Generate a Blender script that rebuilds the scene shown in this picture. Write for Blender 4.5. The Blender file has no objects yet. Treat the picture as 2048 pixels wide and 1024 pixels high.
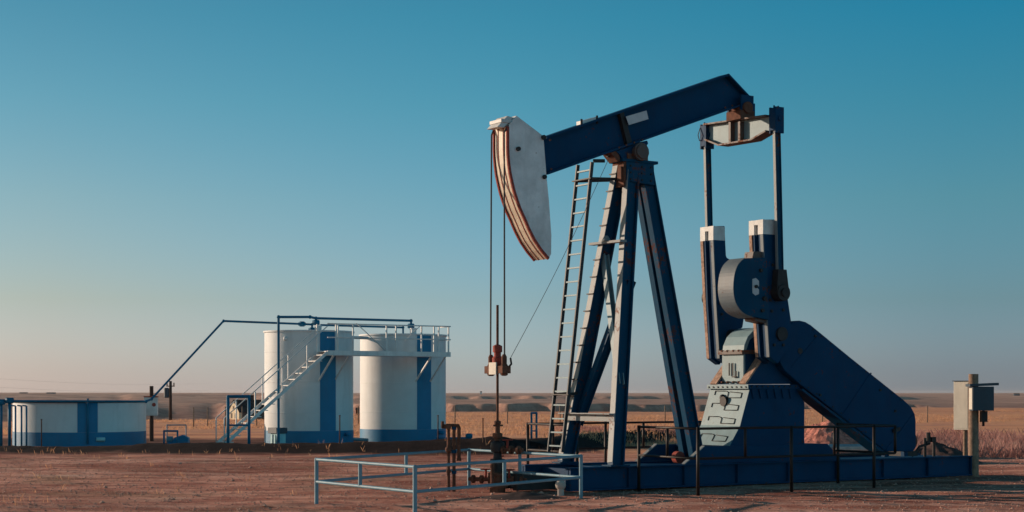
import bpy, bmesh, math, random
from math import sin, cos, pi, radians, sqrt, exp, atan2
from mathutils import Vector, Matrix, noise
random.seed(7)
SC = bpy.context.scene
COL = SC.collection

# ------------------------------------------------------------------ camera
F, CX, HZ, H = 3300.0, 1024.0, 785.0, 2.0        # focal length in photo pixels, principal point, eye height
cam_d = bpy.data.cameras.new('camera'); cam = bpy.data.objects.new('camera', cam_d); COL.objects.link(cam)
cam_d.sensor_width = 36; cam_d.lens = 36 * F / 2048; cam_d.shift_y = (HZ - 512) / 2048
cam_d.clip_start = 0.5; cam_d.clip_end = 60000
cam.location = (0, 0, H); cam.rotation_euler = (pi / 2, 0, 0)
SC.camera = cam

# ------------------------------------------------------------------ sky and sun
SUN_EL = radians(9.5)      # sky texture
LAMP_EL = radians(12)
SUN_AZ = atan2(-0.910, 0.415)                     # compass-like angle from +Y, negative = to the left
w = bpy.data.worlds.new('World'); SC.world = w; w.use_nodes = True
nt = w.node_tree; bg = nt.nodes['Background']; bg.inputs[1].default_value = 0.115
sky = nt.nodes.new('ShaderNodeTexSky'); sky.sky_type = 'NISHITA'; sky.sun_disc = False
sky.sun_elevation = SUN_EL; sky.sun_rotation = SUN_AZ; sky.air_density = 1.0; sky.dust_density = 0.6; sky.ozone_density = 2.0
# evening grade of the sky: one tint per height, for the left, middle and right of the view
SKY_Z = [0.0, 0.0134, 0.055, 0.114, 0.171, 0.222, 0.45, 0.8]
SKY_T = [[(0.939, 1.048, 2.006), (0.863, 0.943, 1.69), (0.787, 0.833, 1.077), (0.662, 0.85, 0.978), (0.462, 0.841, 0.939), (0.333, 0.783, 0.874)],
         [(1.022, 1.253, 2.479), (0.876, 1.126, 2.138), (0.684, 0.926, 1.401), (0.538, 0.914, 1.162), (0.355, 0.907, 1.056), (0.245, 0.876, 1.007)],
         [(0.693, 0.953, 2.063), (0.598, 0.827, 1.751), (0.469, 0.725, 1.153), (0.388, 0.805, 1.003), (0.247, 0.845, 1.013), (0.135, 0.874, 1.07)]]
ns = nt.nodes; lk = nt.links
tcw = ns.new('ShaderNodeTexCoord'); sx = ns.new('ShaderNodeSeparateXYZ'); lk.new(tcw.outputs['Generated'], sx.inputs[0])
def wramp(stops):
    r = ns.new('ShaderNodeValToRGB'); e = r.color_ramp.elements
    while len(e) < len(stops): e.new(0.5)
    for el, (p_, c_) in zip(e, stops): el.position = p_; el.color = (c_[0] / 3, c_[1] / 3, c_[2] / 3, 1)
    lk.new(sx.outputs[2], r.inputs[0]); return r.outputs[0]
cols = []
for T_ in SKY_T:
    t_ = T_ + [tuple(v * 0.55 for v in T_[-1]), tuple(v * 0.30 for v in T_[-1])]
    cols.append(wramp(list(zip(SKY_Z, t_))))
def wmix(f, a, b, mode='MIX'):
    m_ = ns.new('ShaderNodeMixRGB'); m_.blend_type = mode
    for i_, v_ in enumerate((f, a, b)):
        if isinstance(v_, (int, float)): m_.inputs[i_].default_value = v_
        elif isinstance(v_, tuple): m_.inputs[i_].default_value = v_
        else: lk.new(v_, m_.inputs[i_])
    return m_.outputs[0]
def wmap(a, b):
    m_ = ns.new('ShaderNodeMapRange'); m_.inputs[1].default_value = a; m_.inputs[2].default_value = b; m_.clamp = True
    lk.new(sx.outputs[0], m_.inputs[0]); return m_.outputs[0]
tint = wmix(wmap(-0.007, 0.257), wmix(wmap(-0.27, -0.007), cols[0], cols[1]), cols[2])
tint = wmix(1.0, tint, (3, 3, 3, 1), 'MULTIPLY')
mb_ = ns.new('ShaderNodeMapRange'); mb_.inputs[1].default_value = 0.5; mb_.inputs[2].default_value = -0.6; mb_.clamp = True; lk.new(sx.outputs[1], mb_.inputs[0])
tint = wmix(1.0, tint, wmix(mb_.outputs[0], (1, 1, 1, 1), (2.6, 2.0, 1.7, 1)), 'MULTIPLY')      # sky brightened behind the camera, added as fill for shaded faces
lk.new(wmix(1.0, sky.outputs[0], tint, 'MULTIPLY'), bg.inputs[0])
sd = bpy.data.lights.new('sun', 'SUN'); sd.energy = 5.0; sd.angle = radians(0.5); sd.color = (1.0, 0.75, 0.56)
so = bpy.data.objects.new('sun', sd); COL.objects.link(so)
Lv = Vector((sin(SUN_AZ) * cos(LAMP_EL), cos(SUN_AZ) * cos(LAMP_EL), sin(LAMP_EL)))
so.rotation_euler = Lv.to_track_quat('Z', 'Y').to_euler(); so.location = (-30, 10, 20)
vs = SC.view_settings; vs.view_transform = 'Standard'; vs.look = 'None'; vs.exposure = 0.0; vs.gamma = 1

# ------------------------------------------------------------------ helpers
def at(px, py, Y):
    return Vector(((px - CX) * Y / F, Y, H + (HZ - py) * Y / F))

class Frame:
    """a plan frame: x along its row, -y (t) towards the camera"""
    def __init__(s, ox, oy, deg):
        s.o = (ox, oy); s.a = radians(deg); s.c = cos(s.a); s.n = sin(s.a)
    def P(s, px, py, t):                          # point of the plane t = const seen at that place of the photo
        k = (px - CX) / F
        s_ = (k * (s.o[1] - t * s.c) - s.o[0] - t * s.n) / (s.c - k * s.n)
        Y = s.o[1] + s_ * s.n - t * s.c
        return Vector((s_, -t, H + (HZ - py) * Y / F))
    def Q(s, px, py, s_):                         # point of the plane s = const
        k = (px - CX) / F
        t = (k * (s.o[1] + s_ * s.n) - s.o[0] - s_ * s.c) / (s.n + k * s.c)
        Y = s.o[1] + s_ * s.n - t * s.c
        return Vector((s_, -t, H + (HZ - py) * Y / F))
    def W(s, s_, t, z=0):
        return Vector((s.o[0] + s_ * s.c + t * s.n, s.o[1] + s_ * s.n - t * s.c, z))

class MB:
    def __init__(s): s.v = []; s.f = []; s.sm = []; s.cuts = []
    def add(s, vs, fs, smooth=False):
        b = len(s.v); s.v += [tuple(v) for v in vs]
        s.f += [tuple(b + i for i in f) for f in fs]; s.sm += [smooth] * len(fs); return s
    def box(s, x0, x1, y0, y1, z0, z1):
        return s.add([(x, y, z) for x in (x0, x1) for y in (y0, y1) for z in (z0, z1)],
                     [(0, 1, 3, 2), (4, 6, 7, 5), (0, 4, 5, 1), (2, 3, 7, 6), (0, 2, 6, 4), (1, 5, 7, 3)])
    def bar(s, p0, p1, w, h, side=(0, 1, 0)):
        """bar from p0 to p1, w along `side`, h across"""
        s.cuts.append(len(s.f))
        p0 = Vector(p0); p1 = Vector(p1); d = (p1 - p0).normalized(); a = Vector(side)
        a = (a - d * a.dot(d)).normalized(); b = d.cross(a)
        vs = [p + a * i * w / 2 + b * j * h / 2 for p in (p0, p1) for i in (-1, 1) for j in (-1, 1)]
        return s.add(vs, [(0, 1, 3, 2), (4, 6, 7, 5), (0, 4, 5, 1), (2, 3, 7, 6), (0, 2, 6, 4), (1, 5, 7, 3)])
    def tube(s, p0, p1, r, n=10, r2=None, cap=True):
        s.cuts.append(len(s.f))
        p0 = Vector(p0); p1 = Vector(p1); d = (p1 - p0).normalized()
        a = d.orthogonal().normalized(); b = d.cross(a); r2 = r if r2 is None else r2
        vs = [p + (a * cos(2 * pi * i / n) + b * sin(2 * pi * i / n)) * q for p, q in ((p0, r), (p1, r2)) for i in range(n)]
        s.add(vs, [(i, (i + 1) % n, n + (i + 1) % n, n + i) for i in range(n)], True)
        if cap: s.add(vs, [tuple(reversed(range(n))), tuple(range(n, 2 * n))])
        return s
    def path(s, pts, r, n=8):
        for a, b in zip(pts, pts[1:]): s.tube(a, b, r, n)
        for p in pts[1:-1]: s.ball(p, r * 1.02, 8, 5)
        return s
    def ball(s, c, r, n=10, m=7, sz=1.0):
        c = Vector(c); vs = []; fs = []
        for j in range(m + 1):
            ph = pi * j / m
            for i in range(n):
                vs.append(c + Vector((r * sin(ph) * cos(2 * pi * i / n), r * sin(ph) * sin(2 * pi * i / n), r * sz * cos(ph))))
        for j in range(m):
            for i in range(n): fs.append((j * n + i, (j + 1) * n + i, (j + 1) * n + (i + 1) % n, j * n + (i + 1) % n))
        return s.add(vs, fs, True)
    def prism(s, pts, vec):
        pts = [Vector(p) for p in pts]; vec = Vector(vec); n = len(pts)
        return s.add(pts + [p + vec for p in pts], [tuple(range(n)), tuple(reversed(range(n, 2 * n)))] +
                     [(i, n + i, n + (i + 1) % n, (i + 1) % n) for i in range(n)])
    def lathe(s, prof, c=(0, 0, 0), n=24, smooth=True):
        cx, cy, cz = c; m = len(prof)
        vs = [(cx + r * cos(2 * pi * i / n), cy + r * sin(2 * pi * i / n), cz + z) for r, z in prof for i in range(n)]
        fs = [(j * n + i, j * n + (i + 1) % n, (j + 1) * n + (i + 1) % n, (j + 1) * n + i) for j in range(m - 1) for i in range(n)]
        s.add(vs, fs, smooth)
        s.add(vs[:n], [tuple(reversed(range(n)))]); s.add(vs[-n:], [tuple(range(n))]); return s
    def build_each(s, name, mat, parent=None):
        out = []
        for a, b in zip(s.cuts, s.cuts[1:] + [len(s.f)]):
            m = MB(); idx = {}
            for f, sm in zip(s.f[a:b], s.sm[a:b]):
                for i in f:
                    if i not in idx: idx[i] = len(m.v); m.v.append(s.v[i])
                m.f.append(tuple(idx[i] for i in f)); m.sm.append(sm)
            out.append(m.build(name, mat, parent))
        return out
    def build(s, name, mat, parent=None, bevel=0.0):
        me = bpy.data.meshes.new(name); me.from_pydata(s.v, [], s.f)
        me.polygons.foreach_set('use_smooth', s.sm)
        b = bmesh.new(); b.from_mesh(me); bmesh.ops.remove_doubles(b, verts=b.verts, dist=1e-5)
        bmesh.ops.recalc_face_normals(b, faces=b.faces)
        for e in b.edges:
            if len(e.link_faces) == 2 and e.calc_face_angle(0) > 0.7: e.smooth = False
        b.to_mesh(me); b.free()
        me.materials.append(mat)
        o = bpy.data.objects.new(name, me); COL.objects.link(o)
        if parent: o.parent = parent
        if bevel:
            m = o.modifiers.new('bevel', 'BEVEL'); m.width = bevel; m.segments = 2; m.limit_method = 'ANGLE'; m.angle_limit = 0.8
        return o

def tag(o, label=None, cat=None, group=None, kind=None):
    if label: o['label'] = label
    if cat: o['category'] = cat
    if group: o['group'] = group
    if kind: o['kind'] = kind
    return o
def empty(name, loc, deg, label, cat, group=None):
    o = bpy.data.objects.new(name, None); COL.objects.link(o); o.empty_display_size = 0.3
    o.location = loc; o.rotation_euler = (0, 0, radians(deg)); return tag(o, label, cat, group)

# ------------------------------------------------------------------ materials
def newmat(name):
    m = bpy.data.materials.new(name); m.use_nodes = True; n = m.node_tree
    return m, n, n.nodes['Principled BSDF']
def N(n, t, **kw):
    x = n.nodes.new(t)
    for k, v in kw.items():
        if k.startswith('i_'): x.inputs[int(k[2:])].default_value = v
        else: setattr(x, k, v)
    return x
def noisenode(n, scale, detail=5, rough=0.6, vec=None, dist=0.0):
    x = N(n, 'ShaderNodeTexNoise'); x.inputs['Scale'].default_value = scale; x.inputs['Detail'].default_value = detail
    x.inputs['Roughness'].default_value = rough; x.inputs['Distortion'].default_value = dist
    if vec: n.links.new(vec, x.inputs['Vector'])
    return x
def ramp(n, src, stops):
    r = N(n, 'ShaderNodeValToRGB'); e = r.color_ramp.elements
    while len(e) < len(stops): e.new(0.5)
    for el, (p, c) in zip(e, stops): el.position = p; el.color = c if len(c) == 4 else (*c, 1)
    n.links.new(src, r.inputs[0]); return r
def mix(n, fac, a, b, mode='MIX'):
    m = N(n, 'ShaderNodeMixRGB', blend_type=mode)
    for i, v in ((0, fac), (1, a), (2, b)):
        if hasattr(v, 'links') or hasattr(v, 'is_output'): n.links.new(v, m.inputs[i])
        elif i == 0: m.inputs[0].default_value = v
        else: m.inputs[i].default_value = (*v, 1) if len(v) == 3 else v
    return m.outputs[0]
G = lambda v: (v, v, v, 1)

def paint(name, base, rust=0.25, rough=0.55, rustcol=(0.16, 0.055, 0.025), fade=0.25, spec=0.3, scale=1.0, streak=True):
    m, n, p = newmat(name); tc = N(n, 'ShaderNodeTexCoord').outputs['Object']
    geo = N(n, 'ShaderNodeNewGeometry').outputs['Position']
    mp = N(n, 'ShaderNodeMapping'); mp.inputs['Scale'].default_value = (1, 1, 0.16 if streak else 1); n.links.new(geo, mp.inputs[0])
    a = noisenode(n, 1.7 * scale, 8, 0.65, geo); b = noisenode(n, 5.0 * scale, 6, 0.6, mp.outputs[0]); c = noisenode(n, 14 * scale, 6, 0.7, geo)
    light = tuple(min(1, x * 1.6 + 0.01 * x / (x + 0.02)) for x in base); dark = tuple(x * 0.60 for x in base)
    col = mix(n, ramp(n, a.outputs[0], [(0.35, G(0)), (0.68, G(1))]).outputs[0], dark, light)
    col = mix(n, fade, base, col)
    st = ramp(n, b.outputs[0], [(0.50, G(0)), (0.75, G(1))]).outputs[0]
    col = mix(n, mix(n, 1.0, st, (0.35,) * 3, 'MULTIPLY'), col, tuple(x * 0.6 + y * 0.25 for x, y in zip(base, rustcol)))
    th = 0.74 - 0.26 * rust
    mk = mix(n, 0.45, a.outputs[0], c.outputs[0])
    rm = ramp(n, mk, [(th - 0.02, G(0)), (th + 0.03, G(1))]).outputs[0]
    col = mix(n, rm, col, rustcol)
    n.links.new(col, p.inputs['Base Color'])
    p.inputs['Specular IOR Level'].default_value = spec
    rr = mix(n, rm, G(rough), G(0.9)); n.links.new(rr, p.inputs['Roughness'])
    bp = N(n, 'ShaderNodeBump'); bp.inputs['Strength'].default_value = 0.25; bp.inputs['Distance'].default_value = 0.01
    n.links.new(c.outputs[0], bp.inputs['Height']); n.links.new(bp.outputs[0], p.inputs['Normal'])
    return m
def plain(name, base, rough=0.8, var=0.3, scale=6, metal=0, bump=0.3):
    m, n, p = newmat(name); geo = N(n, 'ShaderNodeNewGeometry').outputs['Position']
    a = noisenode(n, scale, 8, 0.7, geo)
    col = mix(n, ramp(n, a.outputs[0], [(0.3, G(0)), (0.7, G(1))]).outputs[0], tuple(x * (1 - var) for x in base), tuple(min(1, x * (1 + var)) for x in base))
    n.links.new(col, p.inputs['Base Color']); p.inputs['Roughness'].default_value = rough; p.inputs['Metallic'].default_value = metal
    p.inputs['Specular IOR Level'].default_value = 0.3
    bp = N(n, 'ShaderNodeBump'); bp.inputs['Strength'].default_value = bump; bp.inputs['Distance'].default_value = 0.01
    n.links.new(a.outputs[0], bp.inputs['Height']); n.links.new(bp.outputs[0], p.inputs['Normal'])
    return m

M = {}
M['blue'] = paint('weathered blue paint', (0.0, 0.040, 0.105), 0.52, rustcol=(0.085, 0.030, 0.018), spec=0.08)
M['bluelit'] = paint('sunlit pale blue paint', (0.195, 0.295, 0.325), 0.45, rustcol=(0.20, 0.09, 0.05))  # pale copy of the blue, painted light for parts that face the sun
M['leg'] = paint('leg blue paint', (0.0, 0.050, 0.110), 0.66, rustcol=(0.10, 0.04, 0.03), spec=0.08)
M['sunlit'] = paint('pale sunlit face paint', (0.205, 0.235, 0.245), 0.6, rustcol=(0.26, 0.12, 0.08), scale=1.3)  # lighter copy of the leg paint, stands in for direct sun
M['rimlit'] = paint('sunlit grey rim', (0.11, 0.145, 0.17), 0.55, rustcol=(0.14, 0.07, 0.05), scale=1.5)  # sunlight on the weight rim and crank edges put into the colour
M['rustlit'] = plain('rusted edge in sunlit tone', (0.36, 0.23, 0.17), 0.9, 0.6, 11)  # rust, lightened to look sunlit
M['rustypaint'] = paint('rusted blue paint', (0.09, 0.07, 0.065), 0.75)
M['white'] = paint('dirty white paint', (0.55, 0.56, 0.55), 0.28, fade=0.5, rustcol=(0.25, 0.12, 0.07))
M['head'] = paint('horse head grey white paint', (0.62, 0.64, 0.64), 0.42, fade=0.5, rustcol=(0.22, 0.15, 0.11))
M['rust'] = plain('rust', (0.13, 0.055, 0.035), 0.9, 0.5, 9)
M['redrust'] = plain('red primer edge', (0.29, 0.055, 0.038), 0.8, 0.4, 14)
M['dark'] = plain('dark greasy steel', (0.022, 0.02, 0.022), 0.6, 0.4, 9)
M['cable'] = plain('wire rope', (0.05, 0.045, 0.045), 0.6, 0.3, 60)
M['rail'] = paint('railing pale blue paint', (0.14, 0.27, 0.34), 0.45, scale=3)
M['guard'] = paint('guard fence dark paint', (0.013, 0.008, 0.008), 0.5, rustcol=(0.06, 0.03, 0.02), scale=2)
M['tankwhite'] = paint('tank white paint', (0.63, 0.66, 0.67), 0.06, rough=0.6, fade=0.16, scale=0.5)
M['tankblue'] = paint('tank blue paint', (0.0, 0.16, 0.32), 0.05, rough=0.5, scale=0.6)
M['pipeblue'] = paint('pipe blue paint', (0.0, 0.13, 0.24), 0.15, scale=2)
M['catwalk'] = paint('catwalk white paint', (0.72, 0.70, 0.68), 0.15, scale=2, rustcol=(0.3, 0.16, 0.1))
M['wood'] = plain('weathered wood pole', (0.24, 0.16, 0.115), 0.9, 0.4, 12)
M['boxgrey'] = paint('grey steel cabinet', (0.035, 0.06, 0.085), 0.12)
M['boxcream'] = paint('cream steel cabinet', (0.52, 0.49, 0.42), 0.12)
M['cabcyan'] = paint('pale cyan paint', (0.30, 0.55, 0.60), 0.1)
M['darkwood'] = plain('dark creosoted wood', (0.06, 0.036, 0.03), 0.9, 0.4, 12)
M['concrete'] = plain('pale concrete', (0.42, 0.38, 0.34), 0.9, 0.2)
M['roof'] = plain('dark shingle roof', (0.03, 0.028, 0.03), 0.9, 0.3, 2)
M['cream'] = plain('cream house wall', (0.62, 0.52, 0.36), 0.8, 0.08, 2)
M['houseshade'] = plain('dark wall shade', (0.08, 0.065, 0.06), 0.9, 0.2, 2)  # dark tone stands in for shade on the long wall
M['glass'] = plain('window glass', (0.02, 0.02, 0.025), 0.2, 0.1)
M['plate'] = plain('blank name plate', (0.50, 0.50, 0.52), 0.5, 0.12, 4)

# ------------------------------------------------------------------ ground
def fbm(x, y, z=0.0, o=4):
    return noise.fractal((x, y, z), 1.0, 2.1, o)
def smooth(a, b, x):
    t = max(0.0, min(1.0, (x - a) / (b - a))); return t * t * (3 - 2 * t)
def berm(x, y):
    c = 55.0 + 0.5 * fbm(x * 0.12, 3.1) ; e = smooth(1.6, -0.6, x)
    hgt = (0.19 + 0.04 * fbm(x * 0.5, 0.3) + 0.03 * fbm(x * 2.1, 4.3) + 0.02 * fbm(x * 6.3, y * 3.0) + 0.13 * smooth(-14.5, -10, x) + 0.08 * smooth(-7, -2, x) + 0.17 * exp(-((x + 0.2) / 1.3) ** 2)) * e
    d = (y - c) / (1.55 if y < c else 1.5)
    h = hgt * exp(-d * d)
    # return arm of the berm running away on the right
    if y > c: h = max(h, 0.42 * exp(-((x - 0.1 - 0.35 * (y - c)) / 1.3) ** 2) * smooth(84, 70, y))
    return h
RUTS = ((47.5, .07, .0016), (49.3, .07, .0016), (38.0, -.10, .004), (39.8, -.10, .004), (27.6, .03, .001), (29.3, .03, .001))
SPURS = [(-9000, -300), (-300, 170), (170, 455), (455, 720), (720, 905), (905, 1012), (1012, 1150), (1150, 1250), (1250, 1875), (1875, 2300), (2300, 12000)]
def ground(x, y):
    r = sqrt(x * x + y * y); az = math.degrees(atan2(x, max(y, 1e-3))) if y > 0 else 60
    z = 0.035 * fbm(x * 0.25, y * 0.25) + 0.012 * fbm(x * 1.3, y * 1.3, 2)
    if y > 45 and y < 95: z += berm(x, y)
    if 24 < y < 52:
        for y0, k0, k1 in RUTS:
            d0 = (y - (y0 + k0 * x + k1 * x * x)) / .17
            if abs(d0) < 3: z += (-.045 * exp(-d0 * d0) + .022 * exp(-(abs(d0) - 1.7) ** 2 * 3)) * (0.6 + 0.5 * fbm(x * 0.4, y0)) * smooth(12, 4, x)
    px = CX + F * x / y if y > 1 else 3000
    edge = 112 + 50 * smooth(500, 900, px) + 60 * smooth(1300, 1850, px) + 6 * fbm(x * 0.03, 1.7)
    floor = -22 + 5 * smooth(300, 900, px)
    if r > edge:
        d = r - edge
        fall = -0.024 * d * smooth(0, 40, d)
        valley = max(floor, fall)
        amp = smooth(1900, 1780, px + 25 * fbm(r * 0.004, 2))
        lf = smooth(820, 500, px)
        base = floor; gentle = smooth(500, 3200, r)
        for si, (r0, na_, hs_i) in enumerate(((1080, 170, .05), (1480, 230, .58), (2200, 330, .27))):
            if si == 0: wob = na_ * fbm(az * 0.13, 0.4, 0, 3)
            else:                                  # overlapping spurs, each running away to the right
                pxs = px + (0 if si == 1 else 190) + 6 * fbm(r * 0.01, az)
                for ua, ub in SPURS:
                    if ua <= pxs < ub:
                        u_ = (pxs - ua) / (ub - ua); L_px = ub - ua
                        wob = (-120 + min(330, 0.75 * L_px) * u_ ** 1.15) * smooth(1.0, 1.0 - min(.5, 26 / L_px), u_) - 120 * (1 - smooth(1.0, 1.0 - min(.5, 26 / L_px), u_)); break
                else: wob = 0
                wob += 45 * fbm(az * 0.8, 5.1 * si, 0, 4)
            rr_ = r0 + wob + 26 * fbm(x * 0.016, y * 0.008, si, 5) + 60 * fbm(x * 0.004, y * 0.002, si + 4, 3); st = 15 + 9 * fbm(az * 0.5, si * 3.3) + 190 * lf
            base += (-1.6 - floor) * hs_i * smooth(rr_ - st, rr_ + st, r)
        base += (-1.6 - floor) * .10 * smooth(700, 3000, r)
        base = base * amp + (1 - amp) * (floor + (-1.4 - floor) * gentle)
        hil = 0.0
        if r > 500:
            hil = (2.2 * fbm(x * 0.0030 + 3, y * 0.0030 + 1, 0.5, 5) + 0.5 * fbm(x * 0.012, y * 0.012, 4.2, 4) + 2.4 * lf * fbm(x * 0.0035, y * 0.007, 7.5, 4) + 1.6 * lf * abs(fbm(x * 0.009, y * 0.012, 3.5, 4))) * smooth(600, 1200, r) * smooth(4200, 2400, r) * (0.25 + 0.75 * amp)
        w_ = smooth(600, 1000, r)
        z = z * smooth(400, 200, r) + valley * (1 - w_) + (base + hil - 0.6 * smooth(600, 1200, r) * smooth(5000, 2600, r)) * w_
        z = min(z, 0.6 + 0.0009 * max(0, r - 2500) * 0.25)
        z += (3.2 * smooth(900, 0, px)) * smooth(2500, 6000, r)
    return z
def build_ground():
    rings = []
    r = 2.0
    while r < 14000:
        rings.append(r)
        if r < 22: r *= 1.06
        elif r < 46: r += 0.16
        elif r < 62: r += 0.16
        elif r < 110: r *= 1.008
        elif r < 700: r *= 1.02
        elif r < 2700: r *= 1.0045
        elif r < 3500: r *= 1.01
        else: r *= 1.05
    az = []
    a = -180.0
    while a < 180:
        az.append(a); a += 0.16 if -24 < a < 24 else (1.0 if -40 < a < 40 else 5.0)
    na = len(az); vs = [(0, 0, 0)]; zone = [(0, 0, 0, 1)]; tks = [0.0]
    for r in rings:
        for a in az:
            x = r * sin(radians(a)); y = r * cos(radians(a)); z = ground(x, y)
            vs.append((x, y, z))
            n1 = fbm(x * 0.08, y * 0.08, 5); n2 = fbm(x * 0.5, y * 0.5, 9)
            g = smooth(58, 66, y + 6 * n1 + 2 * n2)
            if x > 3: g = max(g, smooth(50, 56, y + 4 * n1 - 0.2 * x))
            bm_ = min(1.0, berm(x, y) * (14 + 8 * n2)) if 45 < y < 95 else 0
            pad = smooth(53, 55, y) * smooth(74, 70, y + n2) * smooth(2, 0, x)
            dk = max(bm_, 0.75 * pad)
            hl = smooth(250, 900, r)
            tk = 0.0
            if 22 < y < 54:
                for y0, k0, k1 in RUTS: tk = max(tk, exp(-((y - (y0 + k0 * x + k1 * x * x)) / .33) ** 2) * smooth(14, 6, x) * (0.65 + 0.5 * n1))
            tks.append(tk); zone.append((g * (1 - pad), dk, hl, 1))
    fs = [(0, 1 + i, 1 + (i + 1) % na) for i in range(na)]
    for j in range(len(rings) - 1):
        b = 1 + j * na
        for i in range(na):
            i2 = (i + 1) % na
            fs.append((b + i, b + na + i, b + na + i2, b + i2))
    me = bpy.data.meshes.new('ground'); me.from_pydata(vs, [], fs)
    ca = me.color_attributes.new('zone', 'FLOAT_COLOR', 'POINT')
    ca.data.foreach_set('color', [c for z in zone for c in z])
    ta = me.attributes.new('track', 'FLOAT', 'POINT'); ta.data.foreach_set('value', tks)
    me.polygons.foreach_set('use_smooth', [True] * len(fs)); me.update()
    o = bpy.data.objects.new('ground', me); COL.objects.link(o); return tag(o, kind='structure')
gm, n, p = newmat('prairie ground')
geo = N(n, 'ShaderNodeNewGeometry').outputs['Position']
zn = N(n, 'ShaderNodeVertexColor', layer_name='zone'); sp = N(n, 'ShaderNodeSeparateColor'); n.links.new(zn.outputs[0], sp.inputs[0])
n1 = noisenode(n, 0.35, 8, 0.65, geo); n2 = noisenode(n, 3.0, 8, 0.7, geo); n3 = noisenode(n, 22, 6, 0.75, geo)
mpx = N(n, 'ShaderNodeMapping'); mpx.inputs['Scale'].default_value = (0.4, 1.0, 1); mpx.inputs['Rotation'].default_value = (0, 0, radians(6)); n.links.new(geo, mpx.inputs[0])
n4 = noisenode(n, 1.1, 7, 0.7, mpx.outputs[0], 0.4)
gr = mix(n, ramp(n, n2.outputs[0], [(0.32, G(0)), (0.66, G(1))]).outputs[0], (0.64, 0.27, 0.19), (0.88, 0.46, 0.34))
gr = mix(n, ramp(n, n4.outputs[0], [(0.44, G(0)), (0.56, G(1))]).outputs[0], gr, mix(n, 1.0, gr, (0.62, 0.48, 0.46), 'MULTIPLY'))
mpy = N(n, 'ShaderNodeMapping'); mpy.inputs['Scale'].default_value = (0.22, 0.8, 1); mpy.inputs['Rotation'].default_value = (0, 0, radians(-4)); n.links.new(geo, mpy.inputs[0])
n7 = noisenode(n, 1.0, 6, 0.65, mpy.outputs[0], 0.8)
gr = mix(n, ramp(n, n7.outputs[0], [(0.58, G(0)), (0.66, G(0.8))]).outputs[0], gr, (0.78, 0.50, 0.38))
gr = mix(n, ramp(n, n3.outputs[0], [(0.56, G(0)), (0.68, G(0.9))]).outputs[0], gr, (0.86, 0.62, 0.50))
gr = mix(n, ramp(n, n3.outputs[0], [(0.28, G(0.85)), (0.40, G(0))]).outputs[0], gr, (0.075, 0.045, 0.04))
gr = mix(n, ramp(n, n1.outputs[0], [(0.52, G(0)), (0.66, G(0.7))]).outputs[0], gr, (0.20, 0.125, 0.07))
mpg = N(n, 'ShaderNodeMapping'); mpg.inputs['Scale'].default_value = (0.06, 0.5, 1); n.links.new(geo, mpg.inputs[0])
n5 = noisenode(n, 0.5, 8, 0.7, mpg.outputs[0], 0.3)
n9 = noisenode(n, 1.9, 9, 0.75, geo, 1.2)
gr = mix(n, ramp(n, n9.outputs[0], [(0.565, G(0)), (0.63, G(0.85))]).outputs[0], gr, (0.20, 0.085, 0.07))
n10 = noisenode(n, 0.16, 5, 0.6, geo, 0.6)
gr = mix(n, ramp(n, n10.outputs[0], [(0.42, G(0.9)), (0.54, G(0))]).outputs[0], gr, mix(n, 1.0, gr, (0.62, 0.52, 0.50), 'MULTIPLY'))
tka = N(n, 'ShaderNodeAttribute', attribute_name='track')
tkf = N(n, 'ShaderNodeMath', operation='MULTIPLY'); n.links.new(tka.outputs['Fac'], tkf.inputs[0]); n.links.new(ramp(n, n2.outputs[0], [(0.35, G(0.15)), (0.6, G(0.8))]).outputs[0], tkf.inputs[1])
gr = mix(n, tkf.outputs[0], gr, (0.86, 0.53, 0.42))
grass = ramp(n, n5.outputs[0], [(0.33, (0.40, 0.16, 0.13)), (0.42, (0.70, 0.31, 0.18)), (0.52, (0.86, 0.43, 0.24)), (0.60, (0.58, 0.26, 0.19)), (0.72, (0.80, 0.42, 0.26))]).outputs[0]
mph = N(n, 'ShaderNodeMapping'); mph.inputs['Scale'].default_value = (0.0012, 0.006, 0.05); n.links.new(geo, mph.inputs[0])
n6 = noisenode(n, 4.0, 12, 0.8, mph.outputs[0], 0.6)
n11 = noisenode(n, 0.02, 10, 0.75, geo, 0.3)
hill = ramp(n, n6.outputs[0], [(0.32, (0.34, 0.21, 0.18)), (0.48, (0.55, 0.33, 0.25)), (0.62, (0.68, 0.43, 0.32)), (0.8, (0.56, 0.35, 0.27))]).outputs[0]
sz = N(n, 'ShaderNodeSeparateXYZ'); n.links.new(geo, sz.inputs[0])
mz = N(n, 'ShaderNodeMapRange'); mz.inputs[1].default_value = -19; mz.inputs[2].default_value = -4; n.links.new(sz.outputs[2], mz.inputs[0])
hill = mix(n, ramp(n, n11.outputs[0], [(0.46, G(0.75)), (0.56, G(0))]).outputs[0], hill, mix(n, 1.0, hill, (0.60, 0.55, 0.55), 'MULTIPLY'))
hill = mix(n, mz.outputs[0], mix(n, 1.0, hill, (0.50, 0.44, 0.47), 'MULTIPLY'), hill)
c = mix(n, sp.outputs[0], gr, grass)
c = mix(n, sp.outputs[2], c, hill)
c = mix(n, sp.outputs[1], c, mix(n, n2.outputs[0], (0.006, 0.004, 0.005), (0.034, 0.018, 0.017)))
n.links.new(c, p.inputs['Base Color']); p.inputs['Roughness'].default_value = 0.95; p.inputs['Specular IOR Level'].default_value = 0.1
b1 = N(n, 'ShaderNodeBump'); b1.inputs['Strength'].default_value = 0.9; b1.inputs['Distance'].default_value = 0.06
n8 = noisenode(n, 60, 4, 0.8, geo); hm = mix(n, 0.3, mix(n, 0.45, n2.outputs[0], n3.outputs[0]), n8.outputs[0]); n.links.new(hm, b1.inputs['Height']); n.links.new(b1.outputs[0], p.inputs['Normal'])
GO = build_ground(); GO.data.materials.append(gm)

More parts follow.
